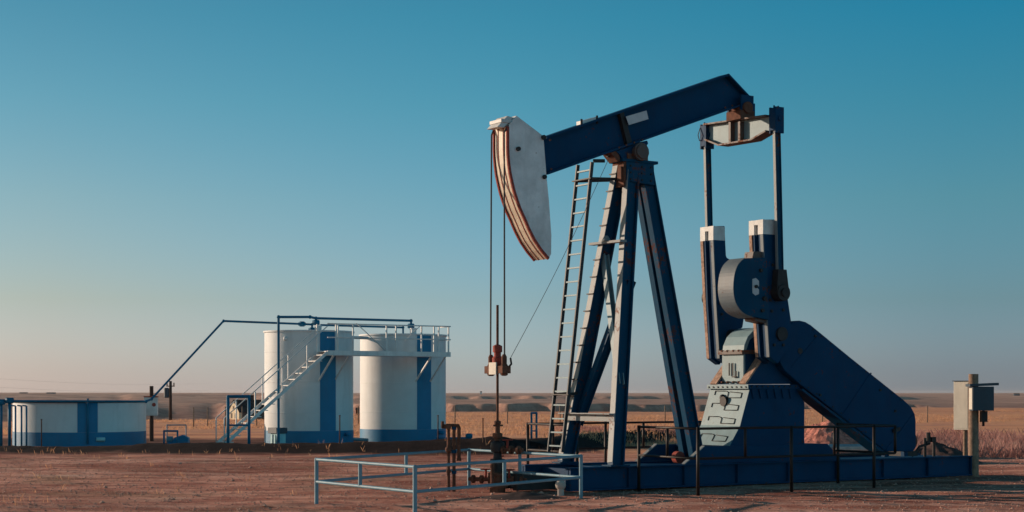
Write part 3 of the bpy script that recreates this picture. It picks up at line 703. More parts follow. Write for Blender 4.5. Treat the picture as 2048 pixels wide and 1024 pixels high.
# cranks
cr_px = [(1526, 439), (1549, 439), (1552, 500), (1562, 530), (1573, 580), (1582, 640), (1582, 672), (1574, 700), (1556, 727), (1539, 714), (1532, 600)]
cr = [PJ.P(x, y, 1.05) for x, y in cr_px]
for sg in (1, -1):
    ti, to = .60, 1.05
    m = MB(); ins = [Vector((v.x + (.07 if i in (0, 8, 9, 10) else -.07), 0, v.z + (-.06 if i < 2 else (.05 if i in (8, 9) else 0)))) for i, v in enumerate(cr)]
    for t0, t1, poly in ((ti, ti + .16, cr), (to - .16, to, cr), (ti + .16, to - .16, ins)):
        m.prism([Vector((v.x, -t0 * sg, v.z)) for v in poly], (0, -(t1 - t0) * sg, 0))
    ck = m.build('crank', M['blue'], pj, 0.008)
    m = MB()
    zt = cr[0].z; x0, x1 = cr[0].x, cr[1].x; 
    for t0, t1 in ((ti - .004, ti + .164), (to - .164, to + .004)):
        m.box(x0 - .004, x1 + .004, min(-t0 * sg, -t1 * sg), max(-t0 * sg, -t1 * sg), zt - .31, zt + .004)
    m.box(x0 - .002, x1, min(-(ti + .16) * sg, -(to - .16) * sg), max(-(ti + .16) * sg, -(to - .16) * sg), zt - .10, zt + .002)
    m.build('painted_tip', M['white'], ck)
    # crank edges painted pale as sunlit, the far one rusty too
    for ei, (t0, t1) in enumerate(((ti, ti + .09), (to - .09, to))):
        m = MB()
        a, b = cr[10], cr[9]; c0 = Vector((cr[0].x, 0, zt - .312))
        for p_, q_ in ((c0, a), (a, b)):
            m.prism([Vector((p_.x - .006, -t0 * sg, p_.z)), Vector((p_.x + .02, -t0 * sg, p_.z)), Vector((q_.x + .02, -t0 * sg, q_.z)), Vector((q_.x - .006, -t0 * sg, q_.z))], (0, -(t1 - t0) * sg, 0))
        m.build('lit_crank_edge', M['rimlit'] if (ei == 1) == (sg > 0) else M['rustlit'], ck)
    m = MB()
    fc = to if sg > 0 else -ti
    for x, y in ((1536, 575), (1540, 600), (1543, 622), (1545, 470 + 60), (1566, 620), (1566, 690), (1548, 690)):
        q = PJ.P(x, y, 1.05); m.tube((q.x, -fc, q.z), (q.x, -fc - .03, q.z), .035, 8)
    m.build_each('bolt_head', M['dark'], ck)
    m = MB(); q = PJ.P(1562, 668, 1.05); m.tube((q.x, -.3 * sg, q.z), (q.x, -(to + .06) * sg, q.z), .15, 16); m.build('crank_shaft', M['dark'], ck)
    if sg > 0:
        cwp0 = [(1534, 515), (1490, 516.5), (1478, 528), (1471, 545), (1468, 565), (1468, 585), (1472, 604), (1480, 618), (1492, 628), (1508, 634), (1538, 640)]
        cwp = [cwp0[0], cwp0[1]]; cc = cwp0[1:10]
        for i_ in range(len(cc) - 1):              # smooth the rounded side
            p0_, p1_, p2_, p3_ = cc[max(i_ - 1, 0)], cc[i_], cc[i_ + 1], cc[min(i_ + 2, len(cc) - 1)]
            for k_ in (1, 2, 3):
                t_ = k_ / 3; cwp.append(tuple(.5 * (2 * p1_[j] + (p2_[j] - p0_[j]) * t_ + (2 * p0_[j] - 5 * p1_[j] + 4 * p2_[j] - p3_[j]) * t_ ** 2 + (3 * p1_[j] - p0_[j] - 3 * p2_[j] + p3_[j]) * t_ ** 3) for j in (0, 1)))
        cwp.append(cwp0[10])
        m = MB(); a, v = slab(cwp, .56, 1.075); m.prism(a, v); cw = m.build('counterweight', M['leg'], ck, 0.012)
        m = MB(); rim = PP(cwp[1:-1], 1.075)
        for p_, q_ in zip(rim, rim[1:]):
            d_ = (q_ - p_).normalized(); n_ = Vector((d_.z, 0, -d_.x))
            if n_.x > 0: n_ = -n_
            m.prism([Vector((p_.x, -.57, p_.z)) + n_ * .002, Vector((q_.x, -.57, q_.z)) + n_ * .002, Vector((q_.x, -.57, q_.z)) + n_ * .012, Vector((p_.x, -.57, p_.z)) + n_ * .012], (0, -.50, 0))
        m.build('lit_rim', M['rimlit'], cw)  # strip painted pale as the sunlit rim of the weight
        m = MB(); a, v = slab([(1505, 558), (1512, 556), (1518, 562), (1518, 572), (1514, 575), (1518, 579), (1518, 588), (1511, 591), (1505, 586)], 1.076, 1.082); m.prism(a, v); m.build('pale_mark', M['plate'], cw)  # small pale mark on the near face of the weight
        m = MB()
        for x, y, r in ((1511, 573, .035), (1521, 541, .04), (1528, 597, .05), (1524, 621, .04)): q = PJ.P(x, y, 1.08); m.tube(q + Vector((0, .01, 0)), q + Vector((0, -.05, 0)), r, 8)
        m.build_each('bolt_head', M['dark'], cw)
        m = MB(); a, v = slab([(1507, 503), (1522, 503), (1530, 516), (1505, 516)], .7, .98); m.prism(a, v); a, v = slab([(1507, 632), (1540, 640), (1540, 648), (1512, 642)], .66, 1.0); m.prism(a, v); m.build('weight_lug', M['rustypaint'], cw)
    else:
        m = MB(); lob = PP([(1549, 500), (1568, 512), (1588, 560), (1594, 610), (1588, 650), (1570, 660)], 1.05); m.prism([Vector((v.x, 1.0, v.z)) for v in lob], (0, -.36, 0)); m.build('counterweight', M['blue'], ck, 0.012)

# gear reducer
gb = MB(); a, v = slab([(1487, 768), (1487, 706), (1489, 690), (1496, 673), (1507, 661), (1521, 655), (1545, 654), (1575, 668), (1592, 700), (1600, 768)], -.36, .36); gb.prism(a, v)
gbo = gb.build('gear_housing', M['bluelit'], pj, 0.01)  # housing painted pale for its sunlit front, the side stays blue
m = MB(); a, v = slab([(1484, 708), (1484, 700), (1600, 700), (1600, 708)], -.40, .40); m.prism(a, v); m.build('housing_flange', M['rustypaint'], gbo)
m = MB()
for tt in (.28, .1, -.1, -.28):
    for py in (701, 764): q = PJ.P(1486, py, .38); m.tube((q.x - .06, -tt, q.z), (q.x + .02, -tt, q.z), .022, 6)
m.build_each('flange_bolt', M['rust'], gbo)
M['gearside'] = M['blue']
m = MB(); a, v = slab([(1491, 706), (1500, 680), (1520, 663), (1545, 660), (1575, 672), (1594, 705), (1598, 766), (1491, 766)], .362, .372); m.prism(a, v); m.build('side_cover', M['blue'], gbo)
m = MB()
for tt in (-.08, .04): # raised casting marks on the narrow face
    q = PJ.P(1486, 740, .38); m.box(q.x - .012, q.x + .01, -tt - .012, -tt + .012, q.z - .12, q.z + .16)
m.box(q.x - .012, q.x + .01, -.16, -.02, q.z - .16, q.z - .13); m.box(q.x - .012, q.x + .01, -.16, -.14, q.z - .16, q.z - .02)
m.build('casting_mark', M['dark'], gbo)
for sg in (1, -1):
    m = MB(); a, v = slab([(1494, 768), (1529, 715), (1548, 700), (1572, 700), (1604, 768)], .375, .60, .60)
    if sg < 0: a = [Vector((q.x, -q.y, q.z)) for q in a]; v = -v
    m.prism(a, v); bh = m.build('bearing_housing', M['blue'], gbo, 0.008)
    m = MB(); m.bar(a[0] + v / 2 + Vector((-.03, 0, 0)), a[1] + v / 2 + Vector((-.03, 0, 0)), .22, .04); m.build('lit_edge_flange', M['rustlit'], bh)  # slanted edge in rust tone, painted lighter as sunlit
ped = [(1499, 777), (1592, 777), (1609, 805), (1609, 894), (1458, 894), (1480, 852)]
m = MB(); a, v = slab(ped, -.65, .65); m.prism(a, v); po = m.build('gearbox_pedestal', M['blue'], pj, 0.006)
m = MB(); a, v = slab([(1497, 778), (1497, 769), (1598, 769), (1600, 778)], -.69, .69); m.prism(a, v); m.build('pedestal_flange', M['blue'], po)
m = MB(); q = PJ.P(1497, 769, .69); m.box(q.x - .012, q.x - .002, -.69, .69, q.z - .09, q.z); m.build('lit_flange_face', M['bluelit'], po)  # front strip of the flange painted as sunlit
# pedestal front sheet, its pale colour stands in for sunlight
m = MB(); q = PP([(1499, 779), (1480, 852), (1459, 892)], .65)
for a, b in ((q[0], q[1]), (q[1], q[2])):
    m.add([Vector((a.x - .008, .66, a.z)), Vector((a.x - .008, -.655, a.z)), Vector((b.x - .008, -.655, b.z)), Vector((b.x - .008, .66, b.z)),
           Vector((a.x, .66, a.z)), Vector((a.x, -.655, a.z)), Vector((b.x, -.655, b.z)), Vector((b.x, .66, b.z))], [(0, 1, 2, 3), (4, 7, 6, 5), (0, 4, 5, 1), (1, 5, 6, 2), (2, 6, 7, 3), (3, 7, 4, 0)])
m.build('lit_front_sheet', M['bluelit'], po)
m = MB()
for k in range(9):
    q5 = PJ.P(1497, 773, .69); m.tube((q5.x + .0, .62 - k * .155, q5.z - .01), (q5.x - .03, .62 - k * .155, q5.z - .01), .018, 6)
for k in range(9): q5 = PJ.P(1503 + k * 11, 773, .69); m.tube(q5, q5 + Vector((0, -.025, 0)), .02, 6)
m.build_each('flange_bolt', M['dark'], po)
m = MB()
def onface(py, t):                                 # point on the sloping sheet
    z = PJ.P(1488, py, .65).z
    k = (z - q[1].z) / (q[0].z - q[1].z) if z > q[1].z else 0
    x = q[1].x + (q[0].x - q[1].x) * k if z > q[1].z else q[2].x + (q[1].x - q[2].x) * (z - q[2].z) / (q[1].z - q[2].z)
    return Vector((x - .02, -t, z))
for py in (790, 815, 842, 877):
    for pts in ([(-.45, 0), (-.45, .5), (-.1, .5), (0, .35), (0, -.35), (.45, -.35), (.45, .25), (.05, .4)],):
        P_ = [onface(py - dy * 16, t) for t, dy in pts]
        for a, b in zip(P_, P_[1:]): m.tube(a, b, .009, 5)
m.build('step_irons', M['dark'], po)
m = MB(); q_ = onface(803, -.05); m.tube(q_ + Vector((.02, 0, 0)), q_ + Vector((-.05, 0, 0)), .11, 12); q_ = onface(795, -.15); m.ball(q_, .07); m.build('inspection_cover', M['dark'], po)
m = MB()
for k in range(6):
    x = PJ.P(1505 + k * 15, 779, .65).x; z = PJ.P(1505, 779, .65).z; m.prism([(x - .05, -.655, z), (x + .05, -.655, z), (x, -.655, z - .2)], (0, -.03, 0))
m.build('gussets', M['blue'], po)

# belt guard
bg_px = [(1572, 668), (1578, 650), (1588, 643), (1600, 641), (1612, 644), (1622, 650), (1700, 714), (1808, 800), (1822, 813), (1830, 828), (1832, 842), (1832, 896), (1826, 903), (1772, 903), (1600, 768), (1570, 742), (1560, 725), (1562, 695)]
m = MB(); a, v = slab(bg_px, .45, .80); m.prism(a, v); gd = m.build('belt_guard', M['blue'], pj, 0.02)
m = MB()
for pa_, pb_ in (((1640, 668), (1582, 735)), ((1742, 746), (1684, 833)), ((1826, 830), (1772, 900))):
    a_, b_2 = PJ.P(*pa_, .8), PJ.P(*pb_, .8); m.bar(a_ + Vector((0, -.006, 0)), b_2 + Vector((0, -.006, 0)), .012, .035)
m.build_each('panel_seam', M['blue'], gd)
m = MB()
for k in range(11):
    f_ = k / 10; a_ = PJ.P(1626 + (1802 - 1626) * f_, 659 + (800 - 659) * f_, .8); m.tube(a_, a_ + Vector((0, -.018, 0)), .018, 6)
    a_ = PJ.P(1600 + (1764 - 1600) * f_, 762 + (890 - 762) * f_, .8); m.tube(a_, a_ + Vector((0, -.018, 0)), .018, 6)
m.build_each('guard_bolt', M['dark'], gd)
m = MB(); q = PJ.P(1600, 702, .8); m.tube(q + Vector((0, .01, 0)), q + Vector((0, -.012, 0)), .07, 12); m.build('guard_opening', M['dark'], gd)
m = MB()
for x, y in ((1630, 672), (1760, 780), (1790, 822), (1640, 790)): q = PJ.P(x, y, .8); m.tube(q, q + Vector((0, -.03, 0)), .03, 8)
q0 = PJ.P(1790, 862, .8); m.bar(q0 + Vector((-.1, -.04, 0)), q0 + Vector((.1, -.04, .05)), .05, .08)
m.build_each('guard_bolt', M['dark'], gd)
m = MB(); a = PJ.P(1603, 779, .8); b = PJ.P(1772, 909, .8); m.bar(a + Vector((0, .17, 0)), b + Vector((0, .17, 0)), .40, .05); m.build('guard_rail', M['leg'], gd)
m = MB()
for x in (1776, 1815): q = PJ.P(x, 903, .6); m.bar((q.x, -.5, q.z + .05), (q.x, -.5, Z0 + .01), .1, .12)
m.build_each('guard_support', M['blue'], gd)
# motor behind the guard
m = MB(); q = PJ.P(1800, 880, .1); zc = Z0 + .36; m.tube((q.x, .0, zc), (q.x, -.42, zc), .24, 18); m.box(q.x - .28, q.x + .28, -.4, -.02, Z0 + .004, Z0 + .12); m.tube((q.x, -.42, zc), (q.x, -.5, zc), .1, 10); m.box(q.x - .1, q.x + .1, -.3, -.1, zc + .22, zc + .34); m.build('electric_motor', M['dark'], pj, 0.005)
m = MB()
for x, y in ((1850, 905), (1868, 908)): q = PJ.P(x, y, .3); m.tube((q.x, -.3, Z0 - .03), (q.x, -.3, Z0 + .42), .035, 8)
q = PJ.P(1857, 905, .3); m.path([(q.x - .1, -.3, Z0 + .3), (q.x + .0, -.3, Z0 + .3), (q.x + .0, -.3, Z0 + .55)], .05, 8); m.box(q.x + .06, q.x + .2, -.36, -.24, Z0 + .32, Z0 + .44)
m.path([(q.x - .55, -.3, Z0), (q.x - .3, -.3, Z0 + .22), (q.x, -.3, Z0 + .28)], .03, 8); m.build('conduit_stub', M['dark'], pj)
# brake lever bits on the skid
m = MB(); q = PJ.P(1352, 908, 0.2); m.tube((q.x, -.2, Z0 + .12), (q.x, -.34, Z0 + .12), .13, 14); m.build('red_sheave', M['redrust'], pj)

# ------------------------------------------------------------------ wellhead
wh = empty('wellhead', (PJ.o[0], PJ.o[1], 0), 33, 'rusty wellhead stack with stuffing box and valves below the carrier bar', 'wellhead')
m = MB(); m.lathe([(.16, -.05), (.16, .10), (.21, .10), (.21, .15), (.13, .16), (.13, .33), (.19, .34), (.19, .39), (.12, .42)], (0, 0, 0), 16); m.build('casing_head', M['rust'], wh)
m = MB(); m.lathe([(.11, .42), (.11, .60), (.15, .61), (.15, .67), (.09, .68), (.08, .80), (.13, .82), (.15, .92), (.13, 1.0), (.07, 1.03)], (0, 0, 0), 14); m.build('tubing_tee', M['dark'], wh)
m = MB(); m.lathe([(.055, 1.02), (.055, 1.08), (.10, 1.10), (.10, 1.18), (.05, 1.20), (.05, 1.36), (.07, 1.37), (.07, 1.42), (.04, 1.44)], (0, 0, 0), 12); m.tube((-.10, 0, 1.34), (.12, 0, 1.34), .02, 6); m.build('stuffing_box', M['rust'], wh)
def valve(x0, y0, z, dx, dy):
    m = MB(); d = Vector((dx, dy, 0)).normalized(); p0 = Vector((x0, y0, z)); L = .62
    m.tube(p0, p0 + d * L, .04, 8); 
    for k in (.16, .34, .52): m.tube(p0 + d * (k - .025), p0 + d * (k + .025), .085, 10)
    vo = m.build('side_valve', M['rust'], wh)
    m = MB(); c = p0 + d * .25; m.tube(c, c + Vector((0, 0, .2)), .025, 6)
    for k in range(10):
        a = 2 * pi * k / 10; b = 2 * pi * (k + 1) / 10; m.tube(c + Vector((.1 * cos(a), .1 * sin(a), .2)), c + Vector((.1 * cos(b), .1 * sin(b), .2)), .014, 5)
    m.tube(c + Vector((-.1, 0, .2)), c + Vector((.1, 0, .2)), .01, 5); m.build('hand_wheel', M['redrust'], vo)
valve(0, 0, .26, -.6, .8); valve(0, 0, .26, .6, -.8); valve(0, 0, .86, .35, -.9); valve(0, 0, .52, .6, .8)
m = MB(); m.path([(-.05, -.03, .62), (-.2, -.12, .62), (-.2, -.12, .16)], .04, 8); m.build('bypass_pipe', M['rust'], wh)
# flow line pipes near the well: three separate risers
def riser(px, Y, z1, r, lab, elbow=None, z0=-.1):
    X = (px - CX) * Y / F; m = MB(); m.tube((0, 0, z0), (0, 0, z1), r, 10)
    root = empty('riser_pipe', (X, Y, 0), 0, lab, 'pipe', 'rusty riser pipes beside the wellhead')
    m.build('pipe', M['rust'], root)
    m = MB()
    for z in (z1 - .02, z1 * .62, z1 * .3): m.tube((0, 0, z - .03), (0, 0, z + .03), r * 1.5, 10)
    m.build('coupling', M['rust'], root)
    return root
Yr = 33.3
r1 = riser(897, Yr, 1.36, .032, 'tallest rusty riser pipe with a valve at its top, left of the trio'); 
m = MB(); m.box(-.09, .05, -.05, .05, 1.27, 1.36); m.path([(0, 0, 1.30), (-.12, 0, 1.30), (-.12, 0, 1.42)], .03, 8); m.build('valve', M['rust'], r1)
m = MB(); m.ball((0, 0, .85), .07); m.build('union', M['rust'], r1)
r2 = riser(908, Yr, 1.30, .034, 'blue grey painted riser pipe between the two rusty ones')
r2.children[0].data.materials[0] = M['leg']
m = MB(); m.path([(0, 0, 1.28), (0, 0, 1.34), (-.09, 0, 1.34)], .03, 8); m.build('elbow', M['rust'], r2)
r3 = empty('riser_pipe', ((918 - CX) * Yr / F, Yr, 0), 0, 'short hanging rusty pipe bent over at its top, right of the trio', 'pipe', 'rusty riser pipes beside the wellhead')
m = MB(); m.path([(-.09, 0, 1.33), (-.02, 0, 1.33), (0, 0, 1.28), (0, 0, .64)], .036, 8); m.build('pipe', M['rust'], r3)
m = MB(); m.tube((0, 0, .62), (0, 0, .68), .05, 10); m.build('coupling', M['rust'], r3)
# pale ball end by the base corner, clods of earth round the well
q = at(1121, 970, 32.2)
m = MB(); m.tube((0, 0, -.3), (0, 0, 0), .07, 12); m.ball((0, 0, 0), .105, 12, 8); o = m.build('capped_pipe_end', M['concrete']); o.location = q
tag(o, 'pale rounded capped pipe end lying at the left corner of the pump base', 'pipe cap')

# ------------------------------------------------------------------ well guard railing
C4 = [(-3.507, 29.6), (-1.565, 26.6), (1.30, 31.1), (-.90, 34.55)]
wr = empty('pipe_railing', (C4[0][0], C4[0][1], 0), 0, 'pale blue two rail pipe fence in a square around the wellhead', 'railing')
def L_(p, z): return Vector((p[0] - C4[0][0], p[1] - C4[0][1], z))
for i, p in enumerate(C4):
    m = MB(); zb = ground(*p) - .1; m.tube(L_(p, zb), L_(p, .80), .036, 10); m.ball(L_(p, .80), .038); m.build('post', M['rail'], wr)
for i in range(4):
    a, b = C4[i], C4[(i + 1) % 4]
    for z, nm in ((.80, 'top_rail'), (.40, 'mid_rail')):
        m = MB(); m.tube(L_(a, z), L_(b, z), .028, 10); m.build(nm, M['rail'], wr)
    k = {0: .47, 1: .50, 2: .52, 3: .45}[i]; p = (a[0] + (b[0] - a[0]) * k, a[1] + (b[1] - a[1]) * k)
    m = MB(); m.tube(L_(p, .40), L_(p, .80), .034, 10); m.build('baluster', M['rail'], wr)

# ------------------------------------------------------------------ crank guard railing
cg = empty('guard_railing', (PJ.o[0], PJ.o[1], 0), 33, 'dark rusty two rail guard fence surrounding the cranks and base of the pump jack', 'railing')
def cgp(s_, t, z): return Vector((s_, -t, z))
TN, TF = 3.05, -2.9; SA, SB = 2.65, 8.3
runs = [((SA, TN), (SB - .3, TN)), ((SA, TN), (SA + .15, .95)), ((SA, -.95), (SA, TF)), ((SA, TF), (SB, TF)), ((SB - .3, TN), (SB - .2, 1.2))]
for a, b in runs:
    for z, nm in ((1.30, 'top_rail'), (.72, 'mid_rail')):
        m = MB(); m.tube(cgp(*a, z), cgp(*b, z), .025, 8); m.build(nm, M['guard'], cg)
def full(s_, t): m = MB(); m.tube(cgp(s_, t, -.1), cgp(s_, t, 1.33), .034, 8); m.build('post', M['guard'], cg)
def half(s_, t): m = MB(); m.tube(cgp(s_, t, .72), cgp(s_, t, 1.30), .03, 8); m.build('baluster', M['guard'], cg)
for s_ in (SA, 5.07, 7.38): full(s_, TN)
for s_ in (3.85, 6.25, 8.0): half(s_, TN)
full(SA + .15, .98); half(SA + .08, 2.0)
for s_ in (SA, 4.8, 7.0, SB): full(s_, TF)
for s_ in (3.7, 5.9, 7.6): half(s_, TF)
full(SA, -1.0); half(SA, -1.9); full(SB - .2, 1.25)

# ------------------------------------------------------------------ storage tanks
TKF = Frame(-8.12, 66.0, 32)
def cylskin(R, z0, z1, a0, a1, n, th=.004):
    m = MB(); vs = []
    for r in (R, R + th):
        for z in (z0, z1):
            for k in range(n + 1): a = a0 + (a1 - a0) * k / n; vs.append((r * cos(a), r * sin(a), z))
    q = n + 1; fs = []
    for k in range(n):
        fs += [(k, k + 1, q + k + 1, q + k), (2 * q + k, 3 * q + k, 3 * q + k + 1, 2 * q + k + 1), (k, 2 * q + k, 2 * q + k + 1, k + 1), (q + k, q + k + 1, 3 * q + k + 1, 3 * q + k)]
    fs += [(0, q, 3 * q, 2 * q), (n, 2 * q + n, 3 * q + n, q + n)]
    m.add(vs, fs, True); return m
def tank(name, loc, R, Ht, lab, face_deg, halfw, group=None, band=.5, cone=.06):
    t = empty(name, loc, 0, lab, 'storage tank', group)
    m = MB(); prof = [(R, -.3)]
    seams = [1.2, 2.4, 3.6]
    for z in seams:
        if z < Ht - .3: prof += [(R, z - .02), (R + .006, z - .015), (R + .006, z + .015), (R, z + .02)]
    prof += [(R, Ht)]; m.lathe(prof, (0, 0, 0), 96); m.build('shell', M['tankwhite'], t)
    m = MB(); m.lathe([(R + .05, Ht - .05), (R + .05, Ht + .012), (R, Ht + .014), (.25, Ht + cone), (.01, Ht + cone)], (0, 0, 0), 96); m.build('roof', M['tankwhite'], t)
    cylskin(R, -.05, band, 0, 2 * pi, 128, .009).build('painted_band', M['tankblue'], t)
    a = radians(face_deg); h = halfw / R
    cylskin(R, band + .002, Ht - .055, a - h, a + h, 14, .010).build('painted_stripe', M['tankblue'], t)
    return t
fd = 32 - 90
R1 = 1.765
t1 = tank('storage_tank', TKF.W(0, 0, 0), R1, 4.43, 'left tall white tank with blue base band and stripe, behind the stairway', fd, .34, 'tall white storage tanks')
t2p = at(806, 785, 68.6); t2 = tank('storage_tank', (t2p.x, t2p.y, 0), 1.78, 4.38, 'right tall white tank with blue base band, under the railed platform end', fd + 1, .33, 'tall white storage tanks')
m = MB(); m.ball((-.72, -1.62, 4.1), .09); m.build('level_gauge', M['tankwhite'], t1)
for t, rr in ((t1, R1), (t2, 1.78)):
    m = MB(); m.tube((0.5, -1.0, 4.4), (0.5, -1.0, 4.6), .12, 12); m.tube((0.5, -1.0, 4.6), (0.5, -1.0, 4.64), .15, 12); m.build('thief_hatch', M['tankwhite'], t)
    m = MB(); a = radians(fd + 28); m.tube((rr * cos(a), rr * sin(a), .35), ((rr + .25) * cos(a), (rr + .25) * sin(a), .35), .07, 8); m.build('outlet_valve', M['tankblue'], t)
lt_ = empty('low_tank', ((160 - CX) * 63.4 / F, 63.4, 0), 0, 'low wide open white tank with blue band at the left edge', 'storage tank')
RL = 2.48
m = MB(); m.lathe([(RL, -.3), (RL, 1.63), (RL - .02, 1.63), (RL - .02, 1.2), (.1, 1.2)], (0, 0, 0), 112); m.build('shell', M['tankwhite'], lt_)
m = MB(); m.lathe([(RL + .05, 1.62), (RL + .06, 1.66), (RL - .02, 1.66)], (0, 0, 0), 96); m.build('rim', M['dark'], lt_)
cylskin(RL, -.1, .52, 0, 2 * pi, 128, .009).build('painted_band', M['tankblue'], lt_)
cylskin(RL, .522, 1.615, radians(-77.5), radians(-60.5), 14, .010).build('painted_stripe', M['tankblue'], lt_)
m = MB(); a = radians(-69); m.tube(((RL + .06) * cos(a), (RL + .06) * sin(a), .1), ((RL + .06) * cos(a), (RL + .06) * sin(a), 1.78), .04, 8); m.build('downpipe', M['pipeblue'], lt_)
m = MB(); a = radians(-62); b = radians(-55); m.tube(((RL + .05) * cos(a), (RL + .05) * sin(a), .26), ((RL + .1) * cos(b), (RL + .1) * sin(b), .26), .08, 10); m.build('manway_pipe', M['cabcyan'], lt_)

# ------------------------------------------------------------------ catwalk with stair
TW0, TW1 = 1.95, 2.75                               # in front of the tanks
cwk = empty('tank_catwalk', TKF.W(0, 0, 0), 32, 'white steel stairway and railed platform along the front of the two tall tanks', 'catwalk')
pl = TKF.P(655, 700, TW1); pr = TKF.P(901, 704, TW1); ZP = 3.60
xs, xe = pl.x, pr.x
m = MB(); m.box(xs, xe, -TW1, -TW0, ZP - .03, ZP); 
for t in (TW0, TW1): m.box(xs, xe, -t - .02, -t + .02, ZP - .17, ZP + .02)
m.build('platform', M['catwalk'], cwk)
for t in (TW1, TW0):
    for z, nm in ((ZP + 1.05, 'top_rail'), (ZP + .52, 'mid_rail')):
        if t == TW0: continue
        m = MB(); m.tube((xs, -t, z), (xe, -t, z), .024, 6); m.build(nm, M['catwalk'], cwk)
m = MB(); m.tube((xe, -TW1, ZP + 1.05), (xe, -TW0, ZP + 1.05), .024, 6); m.build('top_rail', M['catwalk'], cwk)
m = MB(); m.tube((xe, -TW1, ZP + .52), (xe, -TW0, ZP + .52), .024, 6); m.build('mid_rail', M['catwalk'], cwk)
for px in (676, 706, 773, 792, 843, 868, 897):
    q = TKF.P(px, 700, TW1).x; m = MB(); m.bar((q, -TW1, ZP - .1), (q, -TW1, ZP + 1.05), .05, .05); m.build('post', M['catwalk'], cwk)
for px in (652, 690, 897):
    q = TKF.P(px, 700, TW1).x
    m = MB(); m.bar((q, -TW0, ZP - .1), (q, -TW0, ZP + 1.05), .05, .05); m.build('post', M['catwalk'], cwk)
for pa, pb in (((712, 646), (772, 702)), ((840, 652), (808, 684))):
    a = TKF.P(*pa, TW1); b = TKF.P(*pb, TW1); m = MB(); m.tube(a, b, .018, 6); m.build('diagonal_rail', M['catwalk'], cwk)
for px in (668, 863):
    q = TKF.P(px, 702, TW1).x
    for t in (TW1,):
        m = MB(); m.bar((q, -t, ZP - .15), (q - .2, -R1 - .03, ZP - 1.15), .06, .06, (1, 0, 0)); m.build('knee_brace', M['catwalk'], cwk)
        q2 = q + .65; m = MB(); m.bar((q2, -t, ZP - .15), (q2 - .1, -R1 + .1, ZP - 1.15), .05, .05, (1, 0, 0)); m.build('knee_brace', M['catwalk'], cwk)
# stair
sf = TKF.P(446, 893, TW1).x; 
for t in (TW0, TW1):
    m = MB(); m.bar((sf, -t, .02), (xs, -t, ZP - .05), .04, .12); m.build('stringer', M['catwalk'], cwk)
    z9 = .95
    m = MB(); m.tube((sf + .05, -t, .1 + z9), (xs, -t, ZP + z9), .022, 6); m.tube((sf + .05, -t, .1), (sf + .05, -t, .1 + z9), .022, 6); m.build('hand_rail', M['catwalk'], cwk)
    for k in ((.30, .56, .80) if t == TW1 else (.2, .45, .7)):
        x = sf + (xs - sf) * k; z = ZP * k; m = MB(); m.bar((x, -t, z), (x, -t, z + z9), .04, .04); m.build('post', M['catwalk'], cwk)
for k in range(15):
    u = (k + .7) / 15.3; x = sf + (xs - sf) * u; z = ZP * u
    m = MB(); m.box(x - .02, x + .23, -TW1 + .02, -TW0 - .02, z - .03, z + .0); m.build('tread', M['catwalk'], cwk)

# ------------------------------------------------------------------ overhead pipes and other field piping
def pipe(name, pts, r, lab, mat='pipeblue', extra=None, group=None, cat='pipe'):
    o0 = Vector(pts[0]); root = empty(name, (o0.x, o0.y, 0), 0, lab, cat, group); off = Vector((o0.x, o0.y, 0))
    m = MB(); m.path([Vector(p) - off for p in pts], r, 8); m.build('pipe', M[mat], root)
    for p in pts[1:-1]: m = MB(); m.ball(Vector(p) - off, r * 1.5, 8, 5); m.build('elbow', M[mat], root)
    for p in (extra or []):
        m = MB(); m.tube(Vector(p) - off - Vector((0, 0, .1)), Vector(p) - off + Vector((0, 0, .1)), r * 2.4, 8); m.tube(Vector(p) - off - Vector((.14, 0, 0)), Vector(p) - off + Vector((.14, 0, 0)), r * 1.7, 8); m.build('valve', M[mat], root)
    return root
Y1 = 66.2
pa = at(557, 889, 62.6)
pipe('vent_pipe', [(pa.x, pa.y, 0), at(557, 634, 62.6), at(620, 634, 64.5), at(632, 636.5, 65.3), at(822, 641.5, 68.8), at(822, 668, 68.8)], .05, 'blue pipe rising in front of the left tall tank and crossing above both roofs', extra=[at(822, 652, 68.8)])
pipe('vent_pipe', [at(632, 637, 65.3), at(632, 664, 65.3)], .05, 'short blue drop pipe standing on the left tank roof', extra=[at(632, 645, 65.3)])
pb = at(300, 800, 62.5)
pipe('transfer_pipe', [at(-60, 802, 60.6), at(292, 803, 60.6), at(303, 798, 61), at(447, 642, 63), at(604, 648, 65.4), at(624, 649, 65.7), at(624, 667, 65.7)], .042, 'long blue pipe from the low tank sloping up and over to the tall tank', extra=[at(604, 648, 65.4), at(624, 660, 65.7)])
pipe('roof_pipe', [at(640, 650, 66), at(806, 655, 69), at(806, 672, 69)], .042, 'thin blue pipe linking the two tall tank roofs below the vent pipe')
pipe('link_pipe', [at(707, 675, 67.4), at(790, 678, 67.6)], .06, 'thick dark blue pipe stub between the tall tanks at roof height')
for px, yb, yt, lb_ in ((2, 893, 800, 'outermost blue upright pipe at the far left edge'), (19, 893, 797, 'second blue upright pipe, beside the low tank edge')):
    q = at(px, yb, 60.6); pipe('upright_pipe', [(q.x, q.y, 0), at(px, yt, 60.6)], .06, lb_, group='blue upright pipes left of the low tank', extra=[at(px, yt + 4, 60.6)])
for px, yt, lb_ in ((31, 812, 'left dark thin post before the low tank'), (43, 812, 'middle thin post before the low tank'), (53, 812, 'right thin post of three before the low tank')):
    q = at(px, yt, 60.3); m = MB(); m.tube((0, 0, -.1), (0, 0, q.z), .035, 8); m.bar((0, 0, q.z), (-.15, 0, q.z + .02), .05, .05); o = m.build('thin_post', M['pipeblue']); o.location = (q.x, q.y, 0); tag(o, lb_, 'post', 'thin posts before the low tank')
